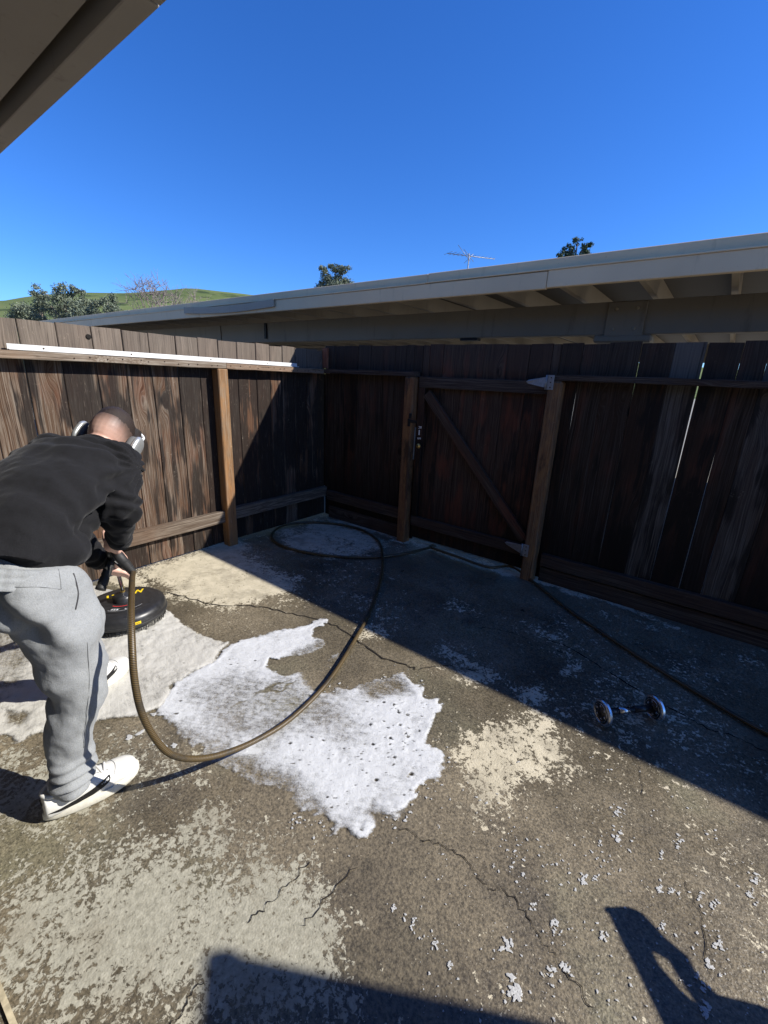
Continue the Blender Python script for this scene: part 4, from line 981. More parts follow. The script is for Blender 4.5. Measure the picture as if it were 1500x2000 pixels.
# gathered waistband
wb = MB(); dW = (sp[1] - sp[0]).normalized(); dW = (dW + Up).normalized(); Uw, Ww = axes_at(dW); rg = []
for i in range(9):
    t = i / 8; c = sp[0] - Fd * 0.012 + dW * (-0.092 + 0.062 * t); b = 0.004 * math.sin(t * 3 * 2 * math.pi)
    rg.append((c, Uw, Ww, 0.166 + b, 0.121 + b))
n_ = 120; Vw = []; Fw = []
for (c, U, W, a, b) in rg:
    for k in range(n_):
        tt = 2 * math.pi * k / n_; g_ = 1 + 0.014 * math.sin(k * 2 * math.pi * 30 / n_ + 0.7 * math.sin(k * 0.31))
        Vw.append(c + U * (a * g_ * math.cos(tt)) + W * (b * g_ * math.sin(tt)))
for i in range(8):
    for k in range(n_): Fw.append((i*n_+k, i*n_+(k+1) % n_, (i+1)*n_+(k+1) % n_, (i+1)*n_+k))
MB().add(Vw, Fw, True).build('waistband', M_pants, pants, sp[0])
# seams and pocket laid on the surface
from mathutils.bvhtree import BVHTree
bvh = BVHTree.FromPolygons([v.co for v in pme.vertices], [tuple(p.vertices) for p in pme.polygons])
def on_px(u, v, tree=bvh, off=0.0012):
    d = V3(tuple(ray(u, v))).normalized(); h = tree.ray_cast(V3((0, 0, CAMH)), d)
    if h[0] is None: return None
    return h[0] + h[1] * off
def seam(px, r, mat, name):
    P = [on_px(u, v) for u, v in px]; P = [p for p in P if p is not None]
    if len(P) > 1: MB().tube(catmull(P, 6), r, 6).build(name, mat, pants, P[0])
M_seam = mat_plain('seam_thread', (0.15, 0.155, 0.16), 0.9)
M_pocket = mat_plain('pocket_shadow', (0.05, 0.05, 0.055), 0.9)
PX_SEAMS = dict(pocket=[(143,1120),(150,1145),(152,1165),(147,1190)], side=[(170,1255),(173,1300),(174,1340),(168,1410),(163,1460)], yoke=[(5,1146),(40,1147),(80,1147),(118,1151)], yoke2=[(114,1112),(117,1130),(119,1150)])
seam(PX_SEAMS['pocket'], 0.0022, M_pocket, 'pocket_edge')
seam(PX_SEAMS['side'], 0.0008, M_seam, 'seam'); seam(PX_SEAMS['yoke'], 0.0008, M_seam, 'seam'); seam(PX_SEAMS['yoke2'], 0.0008, M_seam, 'seam')
# cuffs rolled at the ankle
for a_ in (ankR, ankL):
    c = V3((a_.x, a_.y, 0.125)); MB().tube([c + Up * 0.03, c + Up * 0.014, c - Up * 0.018, c - Up * 0.026], [0.048, 0.056, 0.054, 0.046], 24).build('cuff', M_pants, pants, c)

# shoes
M_shoe = mat_plain('white_leather', (0.62, 0.61, 0.57), 0.45, 0.0, 0.06, 30, 0.4, 0.1)
M_sole = mat_plain('cream_rubber', (0.60, 0.575, 0.49), 0.6, 0.0, 0.12, 40)
M_sock = mat_plain('white_sock', (0.62, 0.62, 0.62), 0.9, 0, 0.1, 120)
M_swoosh = mat_plain('black_leather', (0.012, 0.012, 0.013), 0.4)
M_lace = mat_plain('lace', (0.70, 0.69, 0.66), 0.8)
def shoe(heel, toe, flip):
    """low white sneaker from heel to toe on the ground"""
    h = V3(heel); t = V3(toe); d = (t - h).normalized(); s = V3((d.y, -d.x, 0)) * flip; L = (t - h).length
    def ring(f, w, zc, hh, sh_=0.0): return (h + d * (f * L) + s * sh_ + Up * zc, s, Up, w, hh)
    so = MB(); n = 30; V = []; F = []
    prof = [(0.0, 0.96), (0.006, 1.03), (0.030, 1.03), (0.034, 1.0)]
    def outl(k):
        a = 2 * math.pi * k / n; x = 0.5 - 0.5 * math.cos(a); side = math.sin(a)
        w = 0.036 + 0.017 * smoothf(x, 0.15, 0.68) - 0.006 * smoothf(x, 0.30, 0.0)
        w *= min(1.0, (max(1e-4, 1 - abs(2 * x - 1) ** 6)) ** 0.5 + 0.0)
        return x, w * (1 if side >= 0 else -1) * (abs(side) ** 0.35 if abs(side) > 1e-6 else 0), 0.006 * math.sin(x * 3.1)
    for z, k_ in prof:
        for k in range(n):
            x, w, off = outl(k); V.append(h + d * ((0.5 + (x - 0.5) * k_) * L) + s * (w * k_ + off) + Up * (z + (0.012 * smoothf(x, 0.82, 1.0) if z < 0.003 else 0.004 * smoothf(x, 0.8, 1.0))))
    for i in range(3):
        for k in range(n): F.append((i*n+k, i*n+(k+1) % n, (i+1)*n+(k+1) % n, (i+1)*n+k))
    F.append(tuple(reversed(range(n)))); F.append(tuple(range(3*n, 4*n)))
    so.add(V, F, True)
    root_me = MB()
    secs = [(0.006, 0.024, 0.052, 0.034), (0.025, 0.034, 0.062, 0.048), (0.12, 0.038, 0.060, 0.048), (0.26, 0.039, 0.060, 0.046), (0.38, 0.042, 0.064, 0.050), (0.50, 0.045, 0.058, 0.044), (0.64, 0.049, 0.052, 0.036), (0.78, 0.050, 0.048, 0.030), (0.88, 0.045, 0.045, 0.026), (0.95, 0.032, 0.042, 0.022), (0.985, 0.016, 0.038, 0.014)]
    root_me.loft([ring(f, w, zc, hh, 0.006 * math.sin(f * 3.1)) for f, w, zc, hh in secs], 24, power=2.5)
    up = link_mesh('shoe', remeshed(root_me, 'shoe', 0.0045, 3), M_shoe, PM, (0, 0, 0))
    up.data.name = 'shoe'
    so.build('sole', M_sole, up, h, sharp=50)
    tree = BVHTree.FromPolygons([v.co for v in up.data.vertices], [tuple(p.vertices) for p in up.data.polygons])
    # ankle collar and sock
    ca = h + d * (0.20 * L) + Up * 0.103
    ring_pts = [ca + d * (0.052 * math.cos(a)) + s * (0.036 * math.sin(a)) + Up * (0.006 * -math.cos(a)) for a in np.linspace(0, 2*math.pi, 25)]
    MB().tube(ring_pts, 0.0075, 8).build('shoe_collar', M_shoe, up, ca)
    MB().tube([ca - Up * 0.04, ca, ca + Up * 0.03 + d * 0.004], [0.037, 0.038, 0.039], 20).build('sock', M_sock, up, ca)
    # side mark, on both sides
    for sd in (1, -1):
        top = []; bot = []
        P = [(0.04, 0.050, 0.053), (0.15, 0.040, 0.053), (0.30, 0.037, 0.058), (0.45, 0.042, 0.067), (0.57, 0.053, 0.077), (0.64, 0.064, 0.080), (0.655, 0.073, 0.079)]
        P = [tuple(np.interp(q_ / 24 * (len(P) - 1), range(len(P)), [r_[j_] for r_ in P]) for j_ in range(3)) for q_ in range(25)]
        for f, za, zb in P:
            for lst, z in ((bot, za), (top, zb)):
                o = h + d * (f * L) + s * (sd * 0.12) + Up * z; hit = tree.ray_cast(o, -s * sd)
                lst.append((hit[0] + hit[1] * 0.0022) if hit[0] is not None else o - s * sd * 0.075)
        k = len(P); Fs = [(i, i+1, k+i+1, k+i) for i in range(k-1)]
        MB().add(bot + top, Fs, True).build('side_mark', M_swoosh, up, bot[0])
    # laces, tongue and toe seam
    for i, f in enumerate((0.46, 0.52, 0.58, 0.64)):
        P = []
        for a in np.linspace(-1, 1, 7):
            o = h + d * ((f + 0.02 * a * (-1) ** i) * L) + s * (a * 0.028) + Up * 0.25; hit = tree.ray_cast(o, V3((0, 0, -1)))
            if hit[0] is not None: P.append(hit[0] + Up * 0.003)
        if len(P) > 2: MB().tube(P, 0.004, 6).build('lace', M_lace, up, P[0])
    tc = h + d * (0.40 * L) + Up * 0.112
    MB().tube([tc + d * 0.03 - Up * 0.02, tc, tc - d * 0.012 + Up * 0.012], [0.012, 0.014, 0.006], 8).build('tongue', M_shoe, up, tc)
    bow = [tc + V3((0,0,0.004)) + s * (0.028 * math.sin(2*a)) + d * (0.014 * math.cos(a)) + Up * (0.006 * math.sin(3*a) + 0.004) for a in np.linspace(0, 2*math.pi, 25)]
    MB().tube(bow, 0.0026, 6).build('bow', M_lace, up, tc)
    for f0, wz in ((0.70, 0.045), (0.43, 0.0)):
        P = []
        for a in np.linspace(-1, 1, 15):
            o = h + d * ((f0 + (0.05 * math.cos(a * 1.5) if wz else 0.10 * (1 - abs(a)))) * L) + s * (a * (wz or 0.040)) + Up * 0.25; hit = tree.ray_cast(o, V3((0, 0, -1)))
            if hit[0] is not None: P.append(hit[0] + hit[1] * 0.0006)
        if len(P) > 3: MB().tube(P, 0.0011, 5).build('stitching', M_seam, up, P[0])
    for sd in (-1, 1):
        P = []
        for f in np.linspace(0.40, 0.66, 8):
            o = h + d * (f * L) + s * (sd * 0.020) + Up * 0.25; hit = tree.ray_cast(o, V3((0, 0, -1)))
            if hit[0] is not None: P.append(hit[0] + hit[1] * 0.0006)
        if len(P) > 3: MB().tube(P, 0.0013, 5).build('stitching', M_seam, up, P[0])
    # dark collar lining and small mark on the heel tab
    o = h - d * 0.05 + Up * 0.080; hit = tree.ray_cast(o, d)
    if hit[0] is not None:
        pc = hit[0] - d * 0.0015
        for k in (-0.010, 0.004, 0.012): MB().box((-0.0008, -0.0024, -0.0045), (0.0008, 0.0024, 0.0045)).build('heel_mark', M_swoosh, up, None).location = pc + s * k
    return up
def smoothf(x, a, b):
    t = max(0.0, min(1.0, (x - a) / (b - a))); return t * t * (3 - 2 * t)
shoe((-1.545, 0.205, 0.004), (-1.520, 0.500, 0.004), 1)
shoe((-2.075, 0.475, 0.012), (-2.190, 0.745, 0.012), 1)

# headphones
HP = empty('headphones', headc, 'silver over-ear headphones worn on the head of the bending man', 'headphones')
M_hp = mat_plain('silver_aluminium', (0.58, 0.59, 0.57), 0.34, 0.7, 0.05, 20, 0.5)
M_hpc = mat_plain('dark_grey_mesh', (0.11, 0.11, 0.11), 0.85)
M_hpb = mat_plain('white_mesh_band', (0.70, 0.70, 0.69), 0.6)
for s in (-1, 1):
    c = headc + Hr * (s * 0.082) - Hu * 0.022 + Hf * 0.004; U2 = (Hu * 0.97 + Hf * 0.2).normalized(); W2 = Hr.cross(U2).normalized()
    rings_c = [(c + Hr * (s * o), U2, W2, a, b) for o, a, b in ((-0.004, 0.040, 0.030), (0.0, 0.047, 0.036), (0.018, 0.048, 0.037), (0.020, 0.045, 0.034))]
    MB().loft(rings_c, 28, power=2.6).build('ear_cushion', M_hpc, HP, c)
    rings_s = [(c + Hr * (s * o), U2, W2, a, b) for o, a, b in ((0.0205, 0.046, 0.035), (0.023, 0.051, 0.040), (0.031, 0.052, 0.041), (0.038, 0.049, 0.038), (0.042, 0.041, 0.030), (0.0435, 0.022, 0.016))]
    MB().loft(rings_s, 28, power=2.6).build('ear_cup', M_hp, HP, c)
Hb = (Hu * 0.70 + Hf * 0.72).normalized(); Hb2 = Hb.cross(Hr).normalized()
P = []
for a in np.linspace(-1.12, 1.12, 25):
    P.append(headc + Hu * 0.006 + Hb * (0.116 * math.cos(a) ** 0.8) + Hr * (0.108 * math.sin(a) * 1.04) + Hf * 0.006)
P = [headc + Hr * -0.113 - Hu * 0.0 + Hf * 0.006] + P + [headc + Hr * 0.113 - Hu * 0.0 + Hf * 0.006]
MB().tube(P, 0.0055, 10).build('headband', M_hpb, HP, headc + Hu * 0.12)
mb = MB(); Vb = []; Fb = []
for i, a in enumerate(np.linspace(-0.95, 0.95, 17)):
    c = headc + Hu * 0.006 + Hb * (0.109 * math.cos(a) ** 0.8) + Hr * (0.106 * math.sin(a)) + Hf * 0.006
    Vb += [c - Hb2 * 0.020, c + Hb2 * 0.020]
for i in range(16): Fb.append((2*i, 2*i+1, 2*i+3, 2*i+2))
mb.add(Vb, Fb, True).build('canopy', M_hpb, HP, headc + Hu * 0.11)

# ------------------------------------------------------------------ rotary surface cleaner, wand and hose
BC = V3((-2.640, 0.935, 0.0)); zb = 0.040
CL = empty('surface_cleaner', BC, 'round black rotary surface cleaner with yellow print sitting in the foam', 'surface cleaner')
deck = MB().disc_ring(BC + Up * zb, Up, [(0.205, 0.022), (0.222, 0.024), (0.226, 0.034), (0.224, 0.070), (0.214, 0.090), (0.195, 0.099), (0.150, 0.104), (0.150, 0.1065), (0.062, 0.110), (0.055, 0.112)], 64).build('deck', M_blackpl, CL, BC + Up * zb, sharp=40)
MB().disc_ring(BC + Up * zb, Up, [(0.2275, 0.034), (0.2295, 0.036), (0.2295, 0.042), (0.2275, 0.044)], 64).build('rim_band', M_blackrub, deck, BC + Up * zb)
MB().disc_ring(BC + Up * (zb + 0.108), Up, [(0.060, 0.0), (0.058, 0.030), (0.046, 0.044), (0.022, 0.050), (0.016, 0.056)], 32).build('hub', M_blackpl, CL, BC + Up * 0.15, sharp=40)
MB().disc_ring(BC + Up * (zb + 0.160), Up, [(0.014, 0.0), (0.014, 0.012), (0.011, 0.018)], 6).build('nut', M_brass, CL, BC + Up * 0.19)
brs = MB()
for k in range(230):
    a = 2 * math.pi * k / 230 + rnd.uniform(-0.008, 0.008); r0 = 0.214 + rnd.uniform(-0.003, 0.004); o = V3((math.cos(a), math.sin(a), 0)); l_ = rnd.uniform(0.026, 0.036)
    p = BC + o * r0 + Up * (zb + 0.026); brs.bar(p, p + o * 0.003 - Up * l_, 0.0028, 0.0022, (o.y, -o.x, 0.01))
b_ = brs.build('bristle_skirt', M_blackrub, CL, BC); b_['kind'] = 'stuff'
# printing: arc band, yellow words, side sticker
cam2 = V3((0 - BC.x, 0 - BC.y, 0)).normalized(); ca = math.atan2(cam2.y, cam2.x)
def arc_strip(r0, r1, a0, a1, z, mat, name):
    V = []; F = []; n = 24
    for i in range(n + 1):
        a = a0 + (a1 - a0) * i / n
        V += [BC + V3((math.cos(a) * r0, math.sin(a) * r0, z)), BC + V3((math.cos(a) * r1, math.sin(a) * r1, z - (r1 - r0) * 0.02))]
    for i in range(n): F.append((2*i, 2*i+1, 2*i+3, 2*i+2))
    MB().add(V, F).build(name, mat, deck, BC + Up * z)
zt = zb + 0.1105
arc_strip(0.078, 0.083, ca - 0.85, ca + 0.7, zt + 0.0004, M_red, 'red_line')
arc_strip(0.128, 0.1305, ca - 0.75, ca + 0.75, zb + 0.1078, M_greypr, 'printed_line')
arc_strip(0.104, 0.106, ca - 0.6, ca - 0.25, zb + 0.109, M_greypr, 'printed_line')
for k, a in enumerate((-0.62, -0.5, -0.38, 0.02, 0.1)):
    c = BC + V3((math.cos(ca + a) * 0.115, math.sin(ca + a) * 0.115, zb + 0.1086)); MB().disc_ring(c, Up, [(0.0085, 0.0), (0.0085, 0.0008)], 12).build('printed_symbol', M_greypr, deck, c)
def word(txt, ang, r, size, mat):
    cu = bpy.data.curves.new('txt', 'FONT'); cu.body = txt; cu.size = size; cu.extrude = 0.0004; cu.align_x = 'CENTER'; cu.align_y = 'CENTER'; cu.offset = 0.0022
    o = bpy.data.objects.new('tmp', cu); COL.objects.link(o)
    me = bpy.data.meshes.new_from_object(o.evaluated_get(bpy.context.evaluated_depsgraph_get())); bpy.data.objects.remove(o); bpy.data.curves.remove(cu); me.name = 'lettering'; me.materials.clear()
    c = BC + V3((math.cos(ang) * r, math.sin(ang) * r, zt + 0.0006 - 0.002 * (r / 0.15)))
    link_mesh('lettering', me, mat, deck, c, (0, 0, ang - math.pi / 2 if False else ca + math.pi / 2))
right2 = V3((-math.sin(ca), math.cos(ca), 0))
def deckpt(r_, f_):  # r_ to the viewer's right, f_ away from the viewer
    v = right2 * r_ - cam2 * f_; return math.atan2(v.y, v.x), v.length
a_, r_ = deckpt(-0.055, 0.075); word('LT', a_, r_, 0.062, M_yellow)
a_, r_ = deckpt(0.080, 0.080); word('W', a_, r_, 0.062, M_yellow)
Vq = []; 
for i in range(7):
    a = ca + 0.02 + 0.28 * i / 6
    for z in (zb + 0.046, zb + 0.062): Vq.append(BC + V3((math.cos(a) * 0.2262, math.sin(a) * 0.2262, z)))
MB().add(Vq, [(2*i, 2*i+2, 2*i+3, 2*i+1) for i in range(6)]).build('yellow_sticker', M_yellow, deck, Vq[0])
for i in range(5):
    a = ca + 0.07 + 0.045 * i; c = BC + V3((math.cos(a) * 0.2266, math.sin(a) * 0.2266, zb + 0.054)); MB().box((-0.002, -0.002, -0.0035), (0.002, 0.002, 0.0035)).build('printed_symbol', M_blackpl, deck, None).location = c - BC - Up * zb
# wand and trigger gun
WG = empty('spray_gun', gunG, 'black trigger gun wand the man holds in both hands above the brush', 'spray gun')
htop = BC + Up * (zb + 0.182)
MB().tube([gunG - shaft_dir * 0.02, mix(gunG, htop, 0.5), htop - shaft_dir * 0.02, htop - Up * 0.012], [0.011, 0.011, 0.011, 0.011], 12).build('lance', M_steel, WG, gunG)
MB().tube([gunG + shaft_dir * 0.015, gunG + shaft_dir * 0.06, gunG + shaft_dir * 0.16, gunG + shaft_dir * 0.28], [0.020, 0.026, 0.022, 0.016], 14).build('gun_body', M_blackpl, WG, gunG)
# main grip with ribbed strain relief at the hose end
gp = [gunG + ga * 0.0, gunG + ga * 0.05, gunG + ga * 0.10]
MB().tube(gp, [0.019, 0.021, 0.020], 14).build('grip', M_blackrub, WG, gunG)
rp = []; rr = []
Lr = (hoseE - (gunG + ga * 0.10)).length
for i in range(29):
    t = i / 28; rp.append(mix(gunG + ga * 0.10, hoseE, t)); rr.append((0.021 if (i // 2) % 2 == 0 else 0.0175) * (1 - 0.22 * t))
MB().tube(rp, rr, 14).build('strain_relief', M_blackrub, WG, rp[0])
sg0 = gunG + shaft_dir * 0.12; sg1 = onx(196, 1152, -2.00)
sd_ = (sg1 - sg0).normalized(); rp = []; rr = []
for i in range(25):
    t = i / 24; rp.append(mix(sg0, sg1, t)); rr.append(0.017 + 0.0045 * t - (0.003 if i % 6 == 3 else 0))
MB().tube(rp, rr, 16).build('side_handle', M_blackrub, WG, sg0)
MB().tube([gunG + shaft_dir * 0.03 - Up * 0.018, gunG + shaft_dir * 0.05 - Up * 0.05, gunG + ga * 0.06 - Up * 0.05], 0.005, 8).build('trigger', M_blackpl, WG, gunG)

# hose: from the grip down to the patio, round the loop, along the fence and off to the right
hz = [(hoseE.x, hoseE.y, hoseE.z)]
hz += [tuple(gz(u, v, z)) for u, v, z in ((258,1132,.690),(257,1155,.712),(256,1200,.712),(258,1265,.650),(263,1330,.555),(276,1390,.450),(300,1438,.345),(332,1472,.250),(375,1482,.170),(430,1474,.105),(500,1446,.045),(570,1402,.016),(640,1332,.014),(690,1255,.014),(722,1195,.014),(744,1130,.014),(747,1085,.030),(738,1056,.014),(705,1034,.014),(655,1023,.014),(600,1020,.014),(555,1026,.014),(532,1042,.014),(540,1060,.014),(580,1075,.014),(650,1086,.014),(735,1088,.014),(800,1079,.014),(850,1066,.014))]
hz += [(-1.90, 3.285, 0.014), (-1.6, 3.255, 0.014), (-1.30, 3.235, 0.014)]
hz += [tuple(gz(u, v, 0.014)) for u, v in ((1000,1107),(1050,1143),(1110,1190),(1180,1238),(1270,1297),(1360,1352),(1430,1394),(1500,1432))]
hz += [(0.62, 2.42, 0.014), (0.90, 2.36, 0.014), (1.25, 2.38, 0.02), (1.55, 2.45, 0.16), (1.60, 2.47, 0.30)]
pts = catmull(hz, 10); n = 12
hm = MB(); hm.tube(pts, 0.0112, n)
hmesh = hm.mesh('pressure_hose'); Lacc = [0.0]
for i in range(1, len(pts)): Lacc.append(Lacc[-1] + (pts[i] - pts[i-1]).length)
a1 = hmesh.attributes.new('along', 'FLOAT', 'POINT'); a1.data.foreach_set('value', [Lacc[i // n] for i in range(len(hmesh.vertices))])
a2 = hmesh.attributes.new('around', 'FLOAT', 'POINT'); a2.data.foreach_set('value', [abs((i % n) / n - 0.5) * 2 for i in range(len(hmesh.vertices))])
t = NT('braided_hose'); al = t.attr('along'); ar = t.attr('around')
w1 = t.math('SINE', t.math('ADD', t.math('MULTIPLY', al, 900.0), t.math('MULTIPLY', ar, 12.0)))
c = t.mix(t.lin(w1, -1, 1), (0.022, 0.015, 0.007), (0.115, 0.076, 0.028))
c = t.mix(t.ss(t.noise(t.pos(), 14, 4), 0.5, 0.7), c, (0.035, 0.028, 0.018))
t.fin(c, 0.42, t.bump(w1, 0.25, 0.001), spec=0.5)
hmesh.materials.append(t.m)
HO = link_mesh('pressure_hose', hmesh, t.m); tag(HO, 'long brown braided hose looping from the spray gun across the patio', 'hose')

# ------------------------------------------------------------------ bar with two chrome wheels
W1 = gz(1168, 1412); W2 = gz(1274, 1402); W1.z = W2.z = 0
axw = (W2 - W1).normalized(); rw = 0.060
DB = empty('dumbbell', (W1 + W2) / 2, 'short black bar with a chrome wheel at each end at the shadow edge', 'dumbbell')
c1 = W1 + Up * rw + axw * 0.012; c2 = W2 + Up * rw - axw * 0.004
MB().tube([c1 - axw * 0.016, c2 + axw * 0.016], 0.0125, 14).build('bar', M_blackmet, DB, (c1 + c2) / 2)
gm = mix(c1, c2, 0.40); MB().tube([gm - axw * 0.026, gm + axw * 0.026], 0.0165, 16).build('sleeve', M_steel, DB, gm)
MB().tube([mix(c1, c2, 0.10), mix(c1, c2, 0.27)], 0.0152, 16).build('grip', M_blackpl, DB, c1)
gb = mix(c1, c2, 0.60); MB().tube([gb - axw * 0.0, gb + axw * 0.085], 0.0152, 16).build('grip', M_blackpl, DB, gb)
for k in range(7):
    q_ = gb + axw * (0.008 + 0.011 * k); tow = (V3((0, 0, CAMH)) - q_); tow = (tow - axw * tow.dot(axw)).normalized()
    MB().bar(q_ + tow * 0.0128 - axw * 0.003, q_ + tow * 0.0128 + axw * 0.003, 0.003, 0.004, tow).build('printed_mark', M_greypr, DB, q_)
for c, sgn in ((c1, -1), (c2, 1)):
    wh = MB().disc_ring(c, axw, [(0.047, -0.0085), (0.049, -0.011), (0.056, -0.010), (rw, -0.005), (rw, 0.005), (0.056, 0.010), (0.049, 0.011), (0.047, 0.0085)], 40).build('wheel', M_chrome, DB, c, sharp=35)
    for q in (-1, 1):
        MB().disc_ring(c + axw * (q * 0.0092), axw * q, [(0.0478, -0.002), (0.0478, 0.0012), (0.044, 0.0022), (0.018, 0.0022), (0.017, 0.006), (0.008, 0.0065)], 32).build('wheel_face', M_blackpl, wh, c)
        MB().disc_ring(c + axw * (q * 0.0118), axw * q, [(0.042, -0.001), (0.0425, 0.0008), (0.0395, 0.0010), (0.039, -0.001)], 32).build('rim_ring', M_steel, wh, c)
        aU = axw.cross(Up).normalized(); aW = axw.cross(aU)
        for k in range(6):
            a = k * math.pi / 3 + 0.2; o = c + axw * (q * 0.0116) + (aU * math.cos(a) + aW * math.sin(a)) * 0.029
            MB().disc_ring(o, axw * q, [(0.0062, -0.001), (0.0062, 0.001), (0.004, 0.0012)], 10).build('bolt', M_steel, wh, o)

# ------------------------------------------------------------------ guessed washer, unseen, shaped to throw its shadow into the frame
PW = empty('washer_shadow_caster', (0.95, 1.75, 0), 'unseen stand-in for a pressure washer beyond the right edge, shaped to cast a shadow', 'pressure washer')
tip = gz(1187, 1776); kS = V3((1.15, 0.65, 0))
def cast(u, v, z): p = gz(u, v) + kS * z; p.z = z; return p
pw = [cast(1222, 1790, 0.62), cast(1240, 1832, 0.60), cast(1268, 1885, 0.57), cast(1305, 1940, 0.53), cast(1365, 2015, 0.46)]  # parts laid out from the shadow's outline; the machine itself is unknown
MB().chain(pw, [0.027, 0.024, 0.022, 0.030, 0.046], 16).build('caster_body', mat_plain('machine_paint', (0.32, 0.03, 0.02), 0.4), PW, pw[1])
MB().tube([cast(1232, 1788, 0.62), cast(1188, 1776, 0.63)], [0.024, 0.009], 10).build('caster_tip', M_blackpl, PW, pw[0])
MB().chain([cast(1236, 1795, 0.61), cast(1282, 1838, 0.61), cast(1326, 1868, 0.61), cast(1352, 1912, 0.59), cast(1400, 1965, 0.55), cast(1500, 1992, 0.5)], [0.034, 0.027, 0.020, 0.018, 0.028, 0.030], 12).build('caster_arm', M_blackpl, PW, pw[1])
MB().tube([cast(1400, 2020, 0.5), cast(1560, 2010, 0.5)], [0.03, 0.03], 12).build('caster_bar', M_steel, PW, pw[4])
base = (pw[3] + pw[4]) / 2
MB().tube([(base.x, base.y, 0.46), (base.x + 0.25, base.y - 0.1, 0.11)], [0.06, 0.05], 12).build('frame', M_blackmet, PW, base)
for s in (-1, 1):
    cw = V3((base.x + 0.25 + 0.16 * s, base.y - 0.1, 0.11)); MB().disc_ring(cw, (1, 0, 0), [(0.05, -0.03), (0.10, -0.028), (0.11, -0.015), (0.11, 0.015), (0.10, 0.028), (0.05, 0.03)], 28).build('wheel', M_blackrub, PW, cw)
MB().tube([(base.x + 0.07, base.y - 0.1, 0.11), (base.x + 0.43, base.y - 0.1, 0.11)], 0.012, 10).build('axle', M_steel, PW, (base.x, base.y, 0.11))

# ------------------------------------------------------------------ beyond the fence: hill, trees, aerial
def az_pt(az, dist, z): a = math.radians(az); return V3((math.sin(a) * dist, math.cos(a) * dist, z))
def build_hill():
    azs = np.linspace(-125, 20, 120); prof_az = [-125, -95, -82, -76.7, -74.3, -70.1, -66, -60, -54.6, -50, -44, -36, -20, 0, 20]
    prof_t = [0.05, 0.07, 0.083, 0.0935, 0.1065, 0.1225, 0.130, 0.150, 0.150, 0.146, 0.12, 0.09, 0.06, 0.04, 0.03]
    V = []; F = []; ds = [120, 180, 260, 340, 420, 480, 520, 560, 640, 760]
    prof_d = [0.0, 0.04, 0.2, 0.45, 0.74, 0.92, 1.0, 0.97, 0.8, 0.4]
    for a in azs:
        tt = np.interp(a, prof_az, prof_t)
        for d_, k in zip(ds, prof_d):
            w = 1 + 0.05 * mnoise.noise(V3((a * 0.11, d_ * 0.012, 1.0))) * (1 if k < 0.95 else 0.1)
            V.append(az_pt(a, d_, -0.1 + tt * 520 * k * w + (CAMH if k > 0.9 else 0)))
    m = len(ds)
    for i in range(len(azs) - 1):
        for k in range(m - 1): F.append((i*m+k, (i+1)*m+k, (i+1)*m+k+1, i*m+k+1))
    return mesh_from('hill', V, F, True)
t = NT('spring_grass'); p = t.pos(); n1 = t.noise(p, 0.012, 6, 0.6); n2 = t.noise(p, 0.09, 6, 0.65)
c = t.mix(t.lin(n1, 0.35, 0.65), (0.095, 0.125, 0.045), (0.15, 0.185, 0.07)); c = t.mix(t.ss(n2, 0.5, 0.7), c, (0.16, 0.17, 0.07)); c = t.mix(t.ss(t.noise(p, 0.05, 5), 0.55, 0.66), c, (0.045, 0.065, 0.028))
t.fin(c, 0.95, None, spec=0.05)
tag(link_mesh('hill', build_hill(), t.m), kind='structure')

def mat_leaf(name, a, b):
    t = NT(name); p = t.coord('Object'); n = t.noise(p, 1.6, 4); f = t.noise(p, 14, 2)
    c = t.mix(t.lin(n, 0.35, 0.65), a, b); c = t.mix(t.lin(f, 0.3, 0.7), c, tuple(k * 1.35 for k in b))
    t.fin(c, 0.6, None, spec=0.25); return t.m
M_euc = mat_leaf('eucalyptus_leaf', (0.075, 0.095, 0.060), (0.13, 0.15, 0.10))
M_con = mat_leaf('conifer_leaf', (0.022, 0.045, 0.028), (0.05, 0.08, 0.045))
M_bark = mat_plain('bark', (0.16, 0.125, 0.10), 0.9, scale=20, var=0.3)
M_twig = mat_plain('bare_twig', (0.22, 0.18, 0.16), 0.9, scale=10, var=0.3)
def limb(mb, p, d, L, r, depth, rr, tips, spread=0.6, upb=0.15):
    n = 4; P = [p]; dd = d.normalized()
    for i in range(n):
        dd = (dd + V3((rr.uniform(-1, 1), rr.uniform(-1, 1), rr.uniform(-0.6, 1) + upb)) * 0.16).normalized(); P.append(P[-1] + dd * L / n)
    mb.tube(P, [r * (1 - 0.5 * i / n) for i in range(n + 1)], 6)
    if depth == 0: tips.append(P[-1]); return
    for k in range(rr.choice((2, 3, 3))):
        q = P[rr.choice((2, 3, 4, 4))]; nd = (dd + V3((rr.uniform(-1, 1), rr.uniform(-1, 1), rr.uniform(-0.5, 0.9))) * spread).normalized()
        limb(mb, q, nd, L * rr.uniform(0.55, 0.78), r * 0.52, depth - 1, rr, tips, spread, upb)
